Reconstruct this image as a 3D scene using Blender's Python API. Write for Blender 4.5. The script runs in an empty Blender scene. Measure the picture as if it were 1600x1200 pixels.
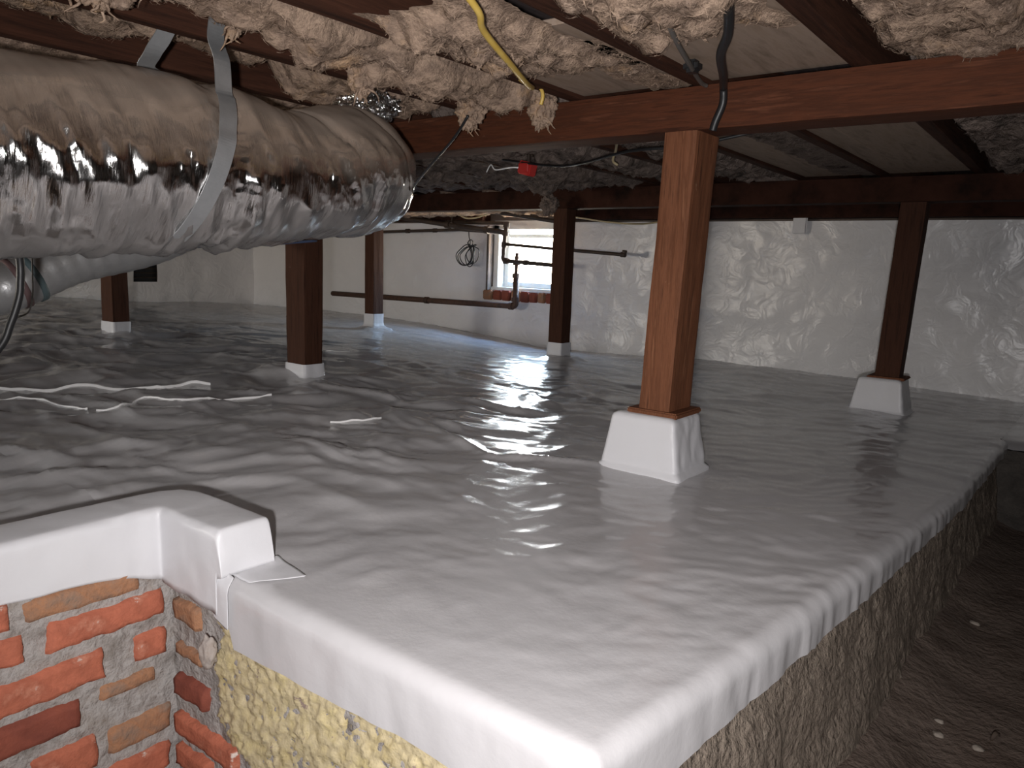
import bpy, bmesh, math, random
import numpy as np
from mathutils import Vector, Matrix, noise as mn
random.seed(7); rng = np.random.default_rng(7)
SC = bpy.context.scene; COL = SC.collection

# ------------------------------------------------------------------ camera
cam = bpy.data.cameras.new('camera'); co = bpy.data.objects.new('camera', cam); COL.objects.link(co)
cam.sensor_width = 36; cam.lens = 36*1185/1600; cam.clip_start = .02
CX = Vector((0.790, 0.612, 0.035)); CY = Vector((-0.123, 0.103, 0.987)); CZ = Vector((0.600, -0.785, 0.156))
CZ.normalize(); CX = (CX-CZ*CX.dot(CZ)).normalized(); CY = CZ.cross(CX)
CAM = Vector((0, 0, .55))
co.matrix_world = Matrix(((CX.x, CY.x, CZ.x, CAM.x), (CX.y, CY.y, CZ.y, CAM.y), (CX.z, CY.z, CZ.z, CAM.z), (0, 0, 0, 1)))
SC.camera = co

# ------------------------------------------------------------------ exposure, world, lights
SC.view_settings.view_transform = 'Standard'; SC.view_settings.look = 'None'
SC.view_settings.gamma = 1; SC.view_settings.exposure = 0; SC.view_settings.use_curve_mapping = False
W = bpy.data.worlds.new('sky'); SC.world = W; W.use_nodes = True
nt = W.node_tree; nt.nodes.clear()
wo = nt.nodes.new('ShaderNodeOutputWorld'); wb = nt.nodes.new('ShaderNodeBackground')
tc = nt.nodes.new('ShaderNodeTexCoord'); sx = nt.nodes.new('ShaderNodeSeparateXYZ'); rp = nt.nodes.new('ShaderNodeValToRGB')
mp = nt.nodes.new('ShaderNodeMapRange'); mp.inputs[1].default_value = -1; mp.inputs[2].default_value = 1
nt.links.new(tc.outputs['Generated'], sx.inputs[0]); nt.links.new(sx.outputs['Z'], mp.inputs[0]); nt.links.new(mp.outputs[0], rp.inputs[0])
e = rp.color_ramp.elements
e[0].position = .3; e[0].color = (.62, .54, .44, 1)
e[1].position = .49; e[1].color = (.95, .82, .70, 1)
for p, c in ((.53, (1, .91, .83, 1)), (.62, (.62, .80, 1, 1)), (.9, (.28, .52, 1, 1))):
    q = e.new(p); q.color = c
nt.links.new(rp.outputs[0], wb.inputs[0]); nt.links.new(wb.outputs[0], wo.inputs[0]); wb.inputs[1].default_value = 55

def lamp(name, kind, loc, energy, col=(1, 1, 1), **kw):
    l = bpy.data.lights.new(name, kind); l.energy = energy; l.color = col
    for k, v in kw.items(): setattr(l, k, v)
    o = bpy.data.objects.new(name, l); o.location = loc; COL.objects.link(o); return o
# the photographer's light, held a little behind and left of the lens
FL = CAM + CZ*.13 - CX*.048 - CY*.065
fl = lamp('camera_flash', 'SPOT', FL, 138, (1, .97, .965), shadow_soft_size=.02, spot_size=math.radians(122), spot_blend=1.0)
fl.rotation_euler = (-(CZ) + CY*.10 + CX*.03).to_track_quat('-Z', 'Y').to_euler()
pl = lamp('window_portal', 'AREA', (-3.75, 5.11, .6), 1, shape='RECTANGLE', size=.85, size_y=.56)
pl.rotation_euler = (math.radians(-90), 0, 0); pl.data.cycles.is_portal = True
pl2 = lamp('window_fill_portal', 'AREA', (-5.7, -2.72, .55), 1, shape='RECTANGLE', size=1.7, size_y=.66)  # portal at the added fill window in the near wall
pl2.rotation_euler = (math.radians(90), 0, 0); pl2.data.cycles.is_portal = True

# ------------------------------------------------------------------ noise (vectorised gradient noise)
_P = np.concatenate([np.random.default_rng(3).permutation(256)]*3)
_G = np.random.default_rng(5).normal(size=(256, 3)); _G /= np.linalg.norm(_G, axis=1)[:, None]
def gn(x, y, z=0., seed=0):
    x = np.asarray(x, float); y = np.asarray(y, float)+seed*17.3; z = np.asarray(z, float)+seed*5.1
    x, y, z = np.broadcast_arrays(x, y, z)
    xi = np.floor(x).astype(int); yi = np.floor(y).astype(int); zi = np.floor(z).astype(int)
    u, v, w = x-xi, y-yi, z-zi
    def f(t): return t*t*t*(t*(t*6-15)+10)
    U, V, Wt = f(u), f(v), f(w); r = 0
    for a in (0, 1):
        for b in (0, 1):
            for c in (0, 1):
                g = _G[_P[_P[_P[(xi+a) & 255]+((yi+b) & 255)]+((zi+c) & 255)]]
                d = g[..., 0]*(u-a)+g[..., 1]*(v-b)+g[..., 2]*(w-c)
                r = r + d*(U if a else 1-U)*(V if b else 1-V)*(Wt if c else 1-Wt)
    return r*1.5
def fbm(x, y, z=0., o=4, seed=0, g=.5):
    r = 0; a = 1; k = 1
    for i in range(o):
        r = r+a*gn(np.asarray(x)*k, np.asarray(y)*k, np.asarray(z)*k, seed+i); a *= g; k *= 2.03
    return r
def ridge(x, y, z=0., o=3, seed=0):
    r = 0; a = 1; k = 1
    for i in range(o):
        r = r+a*(1-2*np.abs(gn(np.asarray(x)*k, np.asarray(y)*k, np.asarray(z)*k, seed+i))); a *= .5; k *= 2.1
    return r
def sst(a, b, x):
    t = np.clip((np.asarray(x, float)-a)/(b-a), 0, 1); return t*t*(3-2*t)

# ------------------------------------------------------------------ materials
def mat(name, base, rough=.6, metal=0, spec=.5, vary=None, vscale=8, vstretch=(1, 1, 1), bump=0, bscale=60, bstretch=(1, 1, 1),
        detail=5, bdist=.01, coat=0, extra=None, speck=None, coords='Object'):
    m = bpy.data.materials.new(name); m.use_nodes = True; n = m.node_tree.nodes; l = m.node_tree.links
    b = n['Principled BSDF']; b.inputs['Roughness'].default_value = rough; b.inputs['Metallic'].default_value = metal
    b.inputs['Specular IOR Level'].default_value = spec; b.inputs['Base Color'].default_value = (*base, 1)
    b.inputs['Coat Weight'].default_value = coat
    t = n.new('ShaderNodeTexCoord')
    def tex(scale, st, det, rgh=.6):
        mpn = n.new('ShaderNodeMapping'); mpn.inputs['Scale'].default_value = st
        tx = n.new('ShaderNodeTexNoise'); tx.inputs['Scale'].default_value = scale; tx.inputs['Detail'].default_value = det
        tx.inputs['Roughness'].default_value = rgh
        l.new(t.outputs[coords], mpn.inputs[0]); l.new(mpn.outputs[0], tx.inputs['Vector']); return tx
    last = None
    if vary:
        tx = tex(vscale, vstretch, detail, .65); cr = n.new('ShaderNodeValToRGB'); l.new(tx.outputs['Fac'], cr.inputs[0])
        el = cr.color_ramp.elements; cols = [base]+list(vary)
        lo, hi = .3, .7
        el[0].position = lo; el[0].color = (*cols[0], 1); el[1].position = hi; el[1].color = (*cols[-1], 1)
        for i, c in enumerate(cols[1:-1]):
            q = el.new(lo+(hi-lo)*(i+1)/(len(cols)-1)); q.color = (*c, 1)
        last = cr.outputs[0]
    if speck:                                   # (colour, scale, threshold, softness)
        tx = tex(speck[1], speck[4] if len(speck) > 4 else (1, 1, 1), 6, .7); mr = n.new('ShaderNodeMapRange'); mr.inputs[1].default_value = speck[2]; mr.inputs[2].default_value = speck[2]+speck[3]
        l.new(tx.outputs['Fac'], mr.inputs[0]); mx = n.new('ShaderNodeMixRGB'); mx.inputs[2].default_value = (*speck[0], 1)
        if last: l.new(last, mx.inputs[1])
        else: mx.inputs[1].default_value = (*base, 1)
        l.new(mr.outputs[0], mx.inputs[0]); last = mx.outputs[0]
    if last: l.new(last, b.inputs['Base Color'])
    if bump:
        tx = tex(bscale, bstretch, 6); bp = n.new('ShaderNodeBump'); bp.inputs['Strength'].default_value = bump; bp.inputs['Distance'].default_value = bdist
        l.new(tx.outputs['Fac'], bp.inputs['Height']); l.new(bp.outputs[0], b.inputs['Normal'])
    if extra: extra(m, b, n, l, t)
    return m

def crinkle(scale, strength, dist=.01, st=(1, 1, 1)):
    def f(m, b, n, l, t):
        mpn = n.new('ShaderNodeMapping'); mpn.inputs['Scale'].default_value = st; l.new(t.outputs['Object'], mpn.inputs[0])
        ns = n.new('ShaderNodeTexNoise'); ns.inputs['Scale'].default_value = scale; ns.inputs['Detail'].default_value = 3; ns.inputs['Distortion'].default_value = .6
        l.new(mpn.outputs[0], ns.inputs['Vector'])
        a = n.new('ShaderNodeMath'); a.operation = 'SUBTRACT'; a.inputs[1].default_value = .5
        c = n.new('ShaderNodeMath'); c.operation = 'ABSOLUTE'
        l.new(ns.outputs['Fac'], a.inputs[0]); l.new(a.outputs[0], c.inputs[0])
        bp = n.new('ShaderNodeBump'); bp.inputs['Strength'].default_value = strength; bp.inputs['Distance'].default_value = dist; bp.invert = True
        l.new(c.outputs[0], bp.inputs['Height']); l.new(bp.outputs[0], b.inputs['Normal'])
    return f

M = {}
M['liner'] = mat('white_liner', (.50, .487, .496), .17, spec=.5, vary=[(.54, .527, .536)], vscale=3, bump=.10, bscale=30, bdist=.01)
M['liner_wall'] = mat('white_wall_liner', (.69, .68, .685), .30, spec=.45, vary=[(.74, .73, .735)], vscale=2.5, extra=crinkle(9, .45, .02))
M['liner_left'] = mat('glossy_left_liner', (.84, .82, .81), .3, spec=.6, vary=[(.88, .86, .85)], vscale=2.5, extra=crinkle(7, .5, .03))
M['liner_tape'] = mat('white_liner_tape', (.63, .625, .645), .42, spec=.4, bump=.08, bscale=40)
M['white_edge'] = mat('white_sheet_edge', (.88, .87, .86), .4)
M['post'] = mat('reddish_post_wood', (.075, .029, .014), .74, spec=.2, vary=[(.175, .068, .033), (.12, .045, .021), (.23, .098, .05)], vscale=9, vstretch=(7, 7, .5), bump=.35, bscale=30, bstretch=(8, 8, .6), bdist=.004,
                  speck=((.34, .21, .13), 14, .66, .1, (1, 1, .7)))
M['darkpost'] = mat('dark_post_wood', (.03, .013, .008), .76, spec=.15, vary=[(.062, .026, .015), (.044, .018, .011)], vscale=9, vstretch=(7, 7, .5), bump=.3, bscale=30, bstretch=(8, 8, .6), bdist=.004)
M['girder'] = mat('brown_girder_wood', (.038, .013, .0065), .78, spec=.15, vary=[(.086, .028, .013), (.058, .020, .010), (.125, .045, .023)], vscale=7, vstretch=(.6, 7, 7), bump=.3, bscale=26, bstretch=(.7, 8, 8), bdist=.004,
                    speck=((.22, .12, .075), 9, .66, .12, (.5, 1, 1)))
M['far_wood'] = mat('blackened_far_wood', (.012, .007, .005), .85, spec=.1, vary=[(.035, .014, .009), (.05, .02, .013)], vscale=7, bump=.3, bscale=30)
M['joist'] = mat('dark_joist_wood', (.022, .011, .008), .85, spec=.1, vary=[(.05, .021, .013), (.075, .031, .019)], vscale=7, vstretch=(7, .5, 7), bump=.3, bscale=26, bstretch=(8, .6, 8), bdist=.004)
M['board'] = mat('grey_subfloor_board', (.18, .135, .10), .85, spec=.1, vary=[(.31, .235, .185), (.24, .175, .125)], vscale=5, vstretch=(4, .6, 4), bump=.2, bscale=30, bstretch=(6, .7, 6), bdist=.004)
M['board_dark'] = mat('dark_subfloor_board', (.045, .035, .036), .9, spec=.08, vary=[(.085, .066, .064), (.06, .046, .045)], vscale=5, vstretch=(4, .6, 4), bump=.2, bscale=30, bstretch=(6, .7, 6), bdist=.004)
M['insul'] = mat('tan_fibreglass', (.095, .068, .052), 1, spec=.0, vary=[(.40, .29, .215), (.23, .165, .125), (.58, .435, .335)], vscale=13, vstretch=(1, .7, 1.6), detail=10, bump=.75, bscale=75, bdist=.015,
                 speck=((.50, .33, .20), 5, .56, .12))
M['insul_dark'] = mat('dark_grey_fibreglass', (.06, .05, .044), 1, spec=.0, vary=[(.24, .19, .165), (.14, .11, .092)], vscale=9, detail=8, bump=.9, bscale=40, bdist=.03)  # darker grey fibreglass, used beyond the near girder
M['foil'] = mat('silver_foil', (.84, .82, .805), .12, metal=1, vary=[(.90, .885, .87)], vscale=5, bump=.28, bscale=30, bstretch=(.30, 3.0, .30), bdist=.012, detail=6)
def _tan_top(m):  # tan diffuse layer mixed over the foil towards its top, broken by noise
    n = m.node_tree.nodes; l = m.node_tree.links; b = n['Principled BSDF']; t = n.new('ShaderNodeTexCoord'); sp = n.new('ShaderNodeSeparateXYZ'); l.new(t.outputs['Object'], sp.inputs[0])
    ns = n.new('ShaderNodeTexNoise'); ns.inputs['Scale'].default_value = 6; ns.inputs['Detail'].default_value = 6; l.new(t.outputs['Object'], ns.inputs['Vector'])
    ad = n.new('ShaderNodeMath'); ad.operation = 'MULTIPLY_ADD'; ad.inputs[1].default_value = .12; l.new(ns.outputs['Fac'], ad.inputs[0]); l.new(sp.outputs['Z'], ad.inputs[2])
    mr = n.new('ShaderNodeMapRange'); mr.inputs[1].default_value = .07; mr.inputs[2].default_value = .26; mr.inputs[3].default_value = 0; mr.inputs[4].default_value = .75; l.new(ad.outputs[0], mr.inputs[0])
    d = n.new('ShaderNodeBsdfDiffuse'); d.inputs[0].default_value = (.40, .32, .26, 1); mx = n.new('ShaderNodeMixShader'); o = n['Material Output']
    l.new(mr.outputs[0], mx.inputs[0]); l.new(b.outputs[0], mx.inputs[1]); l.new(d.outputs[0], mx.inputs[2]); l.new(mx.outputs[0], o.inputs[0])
_tan_top(M['foil'])
M['foil_fine'] = mat('crumpled_foil', (.7, .69, .68), .14, metal=1, extra=crinkle(30, .9, .02))
M['galv'] = mat('galvanised_steel', (.42, .43, .44), .48, metal=.75, vary=[(.52, .53, .54)], vscale=20, bump=.05, bscale=80)
M['greyjacket'] = mat('grey_duct_jacket', (.48, .48, .485), .35, metal=.6, vary=[(.55, .55, .55)], bump=.2, bscale=30)
M['dullred'] = mat('dull_red_print', (.16, .10, .10), .5)
M['dullteal'] = mat('dull_teal_print', (.10, .14, .15), .5)
M['iron'] = mat('dark_iron_pipe', (.025, .018, .014), .6, vary=[(.06, .035, .022)], vscale=20, bump=.3, bscale=60)
M['rust'] = mat('rusty_pipe', (.03, .017, .012), .65, vary=[(.09, .045, .028), (.055, .028, .018)], vscale=14, bump=.4, bscale=60)
M['black'] = mat('black_rubber', (.012, .012, .013), .45)
M['greywire'] = mat('grey_cable', (.12, .11, .10), .5)
M['yellow'] = mat('yellow_cable', (.52, .34, .06), .4, vary=[(.62, .44, .12)], vscale=20)
M['cream'] = mat('cream_cable', (.42, .34, .20), .5)
M['bluewire'] = mat('blue_grey_wire', (.05, .07, .13), .4)
M['redp'] = mat('red_plastic', (.50, .03, .025), .4)
M['brick'] = mat('red_brick', (.27, .092, .055), .85, spec=.2, vary=[(.46, .145, .086), (.37, .116, .07), (.52, .22, .145)], vscale=14, detail=8, bump=.6, bscale=70, bdist=.006,
                 speck=((.62, .52, .46), 16, .64, .06))
M['brick_brown'] = mat('weathered_brown_brick', (.19, .135, .105), .9, spec=.15, vary=[(.36, .18, .10), (.23, .175, .14)], vscale=16, detail=8, bump=.7, bscale=60, bdist=.008)
M['brick_dark'] = mat('dark_red_brick', (.17, .05, .036), .85, spec=.2, vary=[(.26, .075, .048)], vscale=14, bump=.5, bscale=60, bdist=.006)
M['mortar'] = mat('grey_mortar', (.20, .175, .155), .95, spec=.1, vary=[(.38, .355, .34), (.27, .235, .205)], vscale=16, detail=8, bump=1, bscale=60, bdist=.01)
M['foam'] = mat('yellow_spray_foam', (.46, .37, .185), .85, spec=.2, vary=[(.50, .42, .265), (.55, .455, .225)], vscale=16, detail=6, bump=.5, bscale=90, bdist=.006,
                speck=((.27, .20, .17), 30, .63, .03))
M['plaster'] = mat('pale_plaster_lump', (.26, .21, .18), .9, vary=[(.42, .38, .355)], vscale=20, bump=.3, bscale=60)
M['concrete'] = mat('aggregate_concrete', (.12, .097, .078), .95, spec=.1, vary=[(.26, .212, .17), (.19, .152, .122), (.38, .32, .26)], vscale=26, detail=10, bump=1, bscale=55, bdist=.02,
                    speck=((.27, .22, .17), 60, .66, .05))
M['dirt'] = mat('brown_dirt', (.085, .062, .05), .95, spec=.12, vary=[(.15, .115, .095), (.11, .08, .064)], vscale=6, detail=10, bump=.8, bscale=45, bdist=.015)
M['pebble'] = mat('pale_pebble', (.17, .14, .115), .9, vary=[(.30, .26, .22)], vscale=40)
M['leaf'] = mat('dry_leaf', (.035, .024, .018), .8, vary=[(.07, .045, .03)], vscale=40)
M['frame'] = mat('white_window_paint', (.72, .74, .72), .45, vary=[(.80, .81, .79)], vscale=12, bump=.1, bscale=40)
M['stone'] = mat('dark_pit_stone', (.04, .034, .03), .95, vary=[(.09, .078, .068)], vscale=18, detail=8, bump=1, bscale=40, bdist=.02)
M['shell'] = mat('dark_masonry', (.08, .065, .055), .95, vary=[(.13, .10, .085)], vscale=10, bump=.6, bscale=30)
g = bpy.data.materials.new('window_glass'); g.use_nodes = True; nn = g.node_tree.nodes; nn.clear()
o_ = nn.new('ShaderNodeOutputMaterial'); a_ = nn.new('ShaderNodeBsdfTransparent'); b_ = nn.new('ShaderNodeBsdfGlossy'); x_ = nn.new('ShaderNodeMixShader')
a_.inputs[0].default_value = (.95, .96, .95, 1); b_.inputs['Roughness'].default_value = .03; x_.inputs[0].default_value = .06
g.node_tree.links.new(a_.outputs[0], x_.inputs[1]); g.node_tree.links.new(b_.outputs[0], x_.inputs[2]); g.node_tree.links.new(x_.outputs[0], o_.inputs[0]); M['glass'] = g

# ------------------------------------------------------------------ object helpers
def mesh_obj(name, verts, faces, m, parent=None, smooth=True, loc=(0, 0, 0)):
    me = bpy.data.meshes.new(name); v = np.asarray(verts, float)
    if len(v): v = v-np.array(loc)
    me.from_pydata([tuple(p) for p in v], [], [tuple(int(i) for i in f) for f in faces]); me.materials.append(m)
    if smooth: me.polygons.foreach_set('use_smooth', [True]*len(me.polygons))
    me.update(); o = bpy.data.objects.new(name, me); o.location = loc; COL.objects.link(o)
    if parent is not None:
        o.parent = parent; o.matrix_parent_inverse = parent.matrix_basis.inverted()
    return o
def bm_obj(name, bm, m, parent=None, smooth=False, loc=(0, 0, 0)):
    bmesh.ops.recalc_face_normals(bm, faces=bm.faces)
    if loc != (0, 0, 0): bmesh.ops.translate(bm, verts=bm.verts, vec=-Vector(loc))
    me = bpy.data.meshes.new(name); bm.to_mesh(me); bm.free(); me.materials.append(m)
    if smooth: me.polygons.foreach_set('use_smooth', [True]*len(me.polygons))
    o = bpy.data.objects.new(name, me); o.location = loc; COL.objects.link(o)
    if parent is not None:
        o.parent = parent; o.matrix_parent_inverse = parent.matrix_basis.inverted()
    return o
def thing(name, label, cat, loc=(0, 0, 0), group=None):
    o = bpy.data.objects.new(name, None); o.empty_display_size = .05; COL.objects.link(o); o.location = loc
    return tag(o, label, cat, group)
def tag(o, label, cat, group=None):
    o['label'] = label; o['category'] = cat
    if group: o['group'] = group
    return o
def struct(o, label=None):
    o['kind'] = 'structure'
    if label: o['label'] = label
    return o
def grid_faces(nu, nv, closed=False):
    f = []
    for i in range(nu-1):
        for j in range(nv if closed else nv-1):
            k = (j+1) % nv
            f.append((i*nv+j, i*nv+k, (i+1)*nv+k, (i+1)*nv+j))
    return f
def box_bm(lo, hi, bev=.004, seg=2, bm=None):
    b2 = bmesh.new(); bmesh.ops.create_cube(b2, size=1)
    lo, hi = Vector(lo), Vector(hi)
    for v in b2.verts: v.co = Vector([(lo[i]+hi[i])/2+v.co[i]*(hi[i]-lo[i]) for i in range(3)])
    if bev: bmesh.ops.bevel(b2, geom=b2.edges[:], offset=bev, segments=seg, affect='EDGES')
    if bm is None: return b2
    me = bpy.data.meshes.new('t'); b2.to_mesh(me); b2.free(); bm.from_mesh(me); bpy.data.meshes.remove(me); return bm
def smooth_path(pts, n=8, closed=False):
    P = [Vector(p) for p in pts]
    if len(P) < 3: return P
    out = []
    for i in range(len(P)-1):
        p0 = P[max(i-1, 0)]; p1 = P[i]; p2 = P[i+1]; p3 = P[min(i+2, len(P)-1)]
        for k in range(n):
            t = k/n
            out.append(.5*((2*p1)+(p2-p0)*t+(2*p0-5*p1+4*p2-p3)*t*t+(3*p1-p0-3*p2+p3)*t**3))
    out.append(P[-1]); return out
def tube(path, r, n=10, bm=None, cap=True):
    """a round tube along the path; r a number or one per point"""
    if bm is None: bm = bmesh.new()
    P = [Vector(p) for p in path]; R = r if hasattr(r, '__len__') else [r]*len(P); rings = []
    T0 = (P[1]-P[0]).normalized(); U = T0.orthogonal().normalized()
    for i, p in enumerate(P):
        T = (P[min(i+1, len(P)-1)]-P[max(i-1, 0)]).normalized(); U = (U-T*U.dot(T)).normalized(); V = T.cross(U)
        rings.append([bm.verts.new(p+(U*math.cos(a)+V*math.sin(a))*R[i]) for a in [2*math.pi*k/n for k in range(n)]])
    for i in range(len(rings)-1):
        for k in range(n): bm.faces.new((rings[i][k], rings[i][(k+1) % n], rings[i+1][(k+1) % n], rings[i+1][k]))
    if cap: bm.faces.new(rings[0][::-1]); bm.faces.new(rings[-1])
    return bm
def wire(name, pts, r, m, label, cat, n=8, sm=8, group=None):
    P = smooth_path(pts, sm); o = bm_obj(name, tube(P, r, n), m, smooth=True, loc=tuple(P[0])); return tag(o, label, cat, group)

# ------------------------------------------------------------------ the ground under the liner: one smooth height function
CP = np.array([(-.4, .7, 0), (-1.1, .7, 0), (-.3, 1.6, 0), (-.25, 2.3, -.015), (-.23, 3.3, -.05), (-.95, 1.85, 0), (-.75, 3.9, -.082), (-2.65, 3.9, -.03), (-4.36, 3.9, .02),
    (-2.75, 2.0, .041), (-4.45, 2.0, .088), (-.1, 5, -.115), (-1.1, 5, -.073), (-1.6, 5, -.063), (-2.2, 5, -.062), (-3.0, 5, -.10), (-3.45, 5, -.112), (-4.5, 5, -.031), (-5.4, 5, .012),
    (-6.3, 5, .014), (-7.5, 5, 0), (-7.5, 4.2, .05), (-7.5, 3.6, .05), (-7.5, 2.8, .12), (-7.5, 1.5, .12), (-2, .7, .0), (-3.2, .7, .02), (-5.5, .9, .1), (-1.8, 1.3, .01), (-2, 2.9, -.01),
    (-1.4, -.4, 0), (-3, -.4, .03), (-5, -.4, .1), (-7.5, -.4, .12), (-6, 2.6, .09), (1.6, 4, -.1), (1.6, 5, -.1), (-1.2, 3, -.03)])
_d = np.sqrt(((CP[:, None, :2]-CP[None, :, :2])**2).sum(-1)); _A = np.block([[_d+np.eye(len(CP))*.03, np.c_[np.ones(len(CP)), CP[:, :2]]], [np.c_[np.ones(len(CP)), CP[:, :2]].T, np.zeros((3, 3))]])
_w = np.linalg.solve(_A, np.r_[CP[:, 2], 0, 0, 0])
def ground(x, y):
    x = np.asarray(x, float); y = np.asarray(y, float)
    d = np.sqrt((x[..., None]-CP[:, 0])**2+(y[..., None]-CP[:, 1])**2+.02)
    return d@_w[:len(CP)]+_w[-3]+_w[-2]*x+_w[-1]*y
def wrinkle(x, y):
    left = sst(-.9, -1.7, x)*sst(3.4, 2.2, y)                    # loose folds on the left, tight sheet on the right
    far = sst(2.2, 3.2, y)
    wx = x+.12*fbm(x*2.2, y*2.2, 0, 2, 3); wy = y+.12*fbm(x*2.2, y*2.2, 4, 2, 9)
    u = wx*.79+wy*.61; v = -wx*.61+wy*.79                         # u across the view, v along it
    def rot(a): c, s_ = math.cos(a), math.sin(a); return u*c-v*s_, u*s_+v*c
    def crest(a, b, sd): return (1-np.abs(gn(a, b, .3, sd)))**4
    u1, v1 = rot(.5); u2, v2 = rot(-.62); u3, v3 = rot(.25)
    mid = sst(-2.6, -1.4, x)*sst(.8, 1.3, y)*(1-far)
    z = left*1.35*(.011*fbm(u*2.6, v*4.2, .3, 2, 21)+.010*crest(u1*1.7, v1*4.0, 31)+.009*crest(u2*1.5, v2*4.4, 33)+.0045*crest(u1*3.6, v1*9, 35)+.003*crest(u2*5, v2*10, 37))
    z = z+(.0014+.0016*left+.0010*mid+.003*far)*fbm(u*8, v*13, .2, 3, 41)+(.0009+.0007*mid)*fbm(u3*13, v3*30, .2, 2, 47)+(.0010+.0012*left)*crest(u2*7, v2*17, 49)
    z = z+.0016*(1-left)*crest(u2*2.2, v2*7, 43)+far*.006*fbm(u*2.3, v*5.2, .3, 2, 45)+.0035*fbm(x*1.6, y*1.6, 2, 2, 51)
    edge = sst(0, .12, y-.712)*.85+.15
    return z*np.where(x > -1.3, edge, 1)
SKIRT_L = lambda x: .135
def xedge(y):
    return np.interp(y, [.70, .96, 1.61, 2.31, 3.33, 5], [-.408, -.378, -.306, -.258, -.240, -.236])
PIERS = []                                                     # filled below: (x, y, half) flares of the liner at the posts
BOOTS = [(-2.76, 2.0, .075), (-4.22, 1.95, .07), (-4.36, 3.95, .075), (-2.62, 3.95, .075)]
def hz(x, y):
    z = ground(x, y)+wrinkle(x, y)
    for bx, by, br in BOOTS:
        d = np.sqrt((x-bx)**2+(y-by)**2); z = z+.028*np.exp(-((np.maximum(d-br, 0))/.06)**2)
    # tight pulled folds radiating from the near pier towards the left front
    for (ax, ay, bx, by, h, w) in ((-1.07, 1.80, -1.30, 1.62, .012, .018), (-1.30, 1.62, -1.75, 1.78, .012, .02), (-1.30, 1.62, -1.20, 1.35, .007, .03)):
        dx, dy = bx-ax, by-ay; L2 = dx*dx+dy*dy; t = np.clip(((x-ax)*dx+(y-ay)*dy)/L2, 0, 1)
        d = np.sqrt((x-ax-t*dx)**2+(y-ay-t*dy)**2); z = z+h*np.exp(-(d/w)**2)*(.4+.6*np.sin(t*np.pi))
    return z

def build_floor():
    RX = .028
    def out(d):
        a = np.minimum(d/RX, np.pi/2); return RX*np.sin(a), RX*(1-np.cos(a))+np.maximum(0, d-RX*np.pi/2)
    g = np.linspace(0, 1, 300); ga = (.22*g+.78*g**2.1)*7.2            # distance inwards from the right edge
    yv = np.concatenate([np.arange(.712, 2.2, .0115), np.arange(2.2, 3.6, .017), np.arange(3.6, 5.05, .024)]); yv[-1] = 5.0
    ns = 14
    sk = np.linspace(.165, 0, ns, endpoint=False)
    nx = ns+len(ga); ny = ns+len(yv)
    V = np.zeros((nx, ny, 3)); 
    for i in range(nx):
        dx = sk[i] if i < ns else 0.; ins = 0. if i < ns else ga[i-ns]
        yy = np.concatenate([np.full(ns, .712), yv]); dyv = np.concatenate([sk, np.zeros(len(yv))])
        xe = xedge(yy); x = xe-ins*(xe+7.52)/7.2 if True else xe
        x = xe-ins/7.2*(xe+7.52)
        # hem length varies
        lenx = np.interp(yy, [.7, 1.0, 1.3, 1.8, 2.4, 3.4], [.120, .100, .088, .075, .066, .055])+.006*gn(yy*9, 0, 3)
        lenf = np.interp(x, [-1.14, -1.12, -1.112, -.9, -.39], [.075, .078, .138, .130, .120])+.004*gn(x*11, 0, 5)
        dxs = np.where(dx > 0, dx/.165*lenx, 0); dys = dyv/.165*lenf
        ox, zx = out(dxs); oy, zy = out(dys)
        pleat = .006*np.maximum(0, fbm(yy*26, zx*3, .5, 3, 71)+.25)*np.clip(zx/.04, 0, 1)*sst(.75, 1.1, yy)
        pf = .004*fbm(x*9, zy*5, .5, 3, 75)*np.clip(zy/.04, 0, 1)
        z = hz(x, yy)
        V[i, :, 0] = x+ox+pleat; V[i, :, 1] = yy-oy-pf; V[i, :, 2] = z-np.maximum(zx, zy)
    faces = []
    xs = V[:, ns, 0]
    for i in range(nx-1):
        for j in range(ny-1):
            if j < ns and xs[i+1] < -1.175: continue
            if i < ns and V[ns, j, 1] > 3.42 and j >= ns: continue
            a = i*ny+j; faces.append((a, a+ny, a+ny+1, a+1))
    verts = V.reshape(-1, 3); base = len(verts)
    # part behind the left arm of the kerb
    yb = np.arange(-.5, .701, .02); yb[-1] = .712; idx = [i for i in range(ns, nx) if xs[i] < -1.36]
    B = np.zeros((len(idx), len(yb), 3))
    for a, i in enumerate(idx):
        B[a, :, 0] = xs[i]; B[a, :, 1] = yb; B[a, :, 2] = hz(np.full(len(yb), xs[i]), yb)
    faces += [tuple(base+k for k in f) for f in grid_faces(len(idx), len(yb))]
    verts = np.vstack([verts, B.reshape(-1, 3)]); base = len(verts)
    # strip to the right, behind the pit
    yc = np.arange(3.42, 5.01, .05); xc = np.linspace(-.24, 1.6, 40); X, Y = np.meshgrid(xc, yc, indexing='ij')
    C = np.stack([X, Y, hz(X, Y)-.0005-.03*sst(3.5, 3.42, Y)], -1)
    faces += [tuple(base+k for k in f) for f in grid_faces(len(xc), len(yc))]
    verts = np.vstack([verts, C.reshape(-1, 3)])
    return struct(mesh_obj('floor', verts, faces, M['liner']), 'white plastic vapour liner laid over the crawl space ground, hem folded over the ledge')
floor = build_floor()
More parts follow.
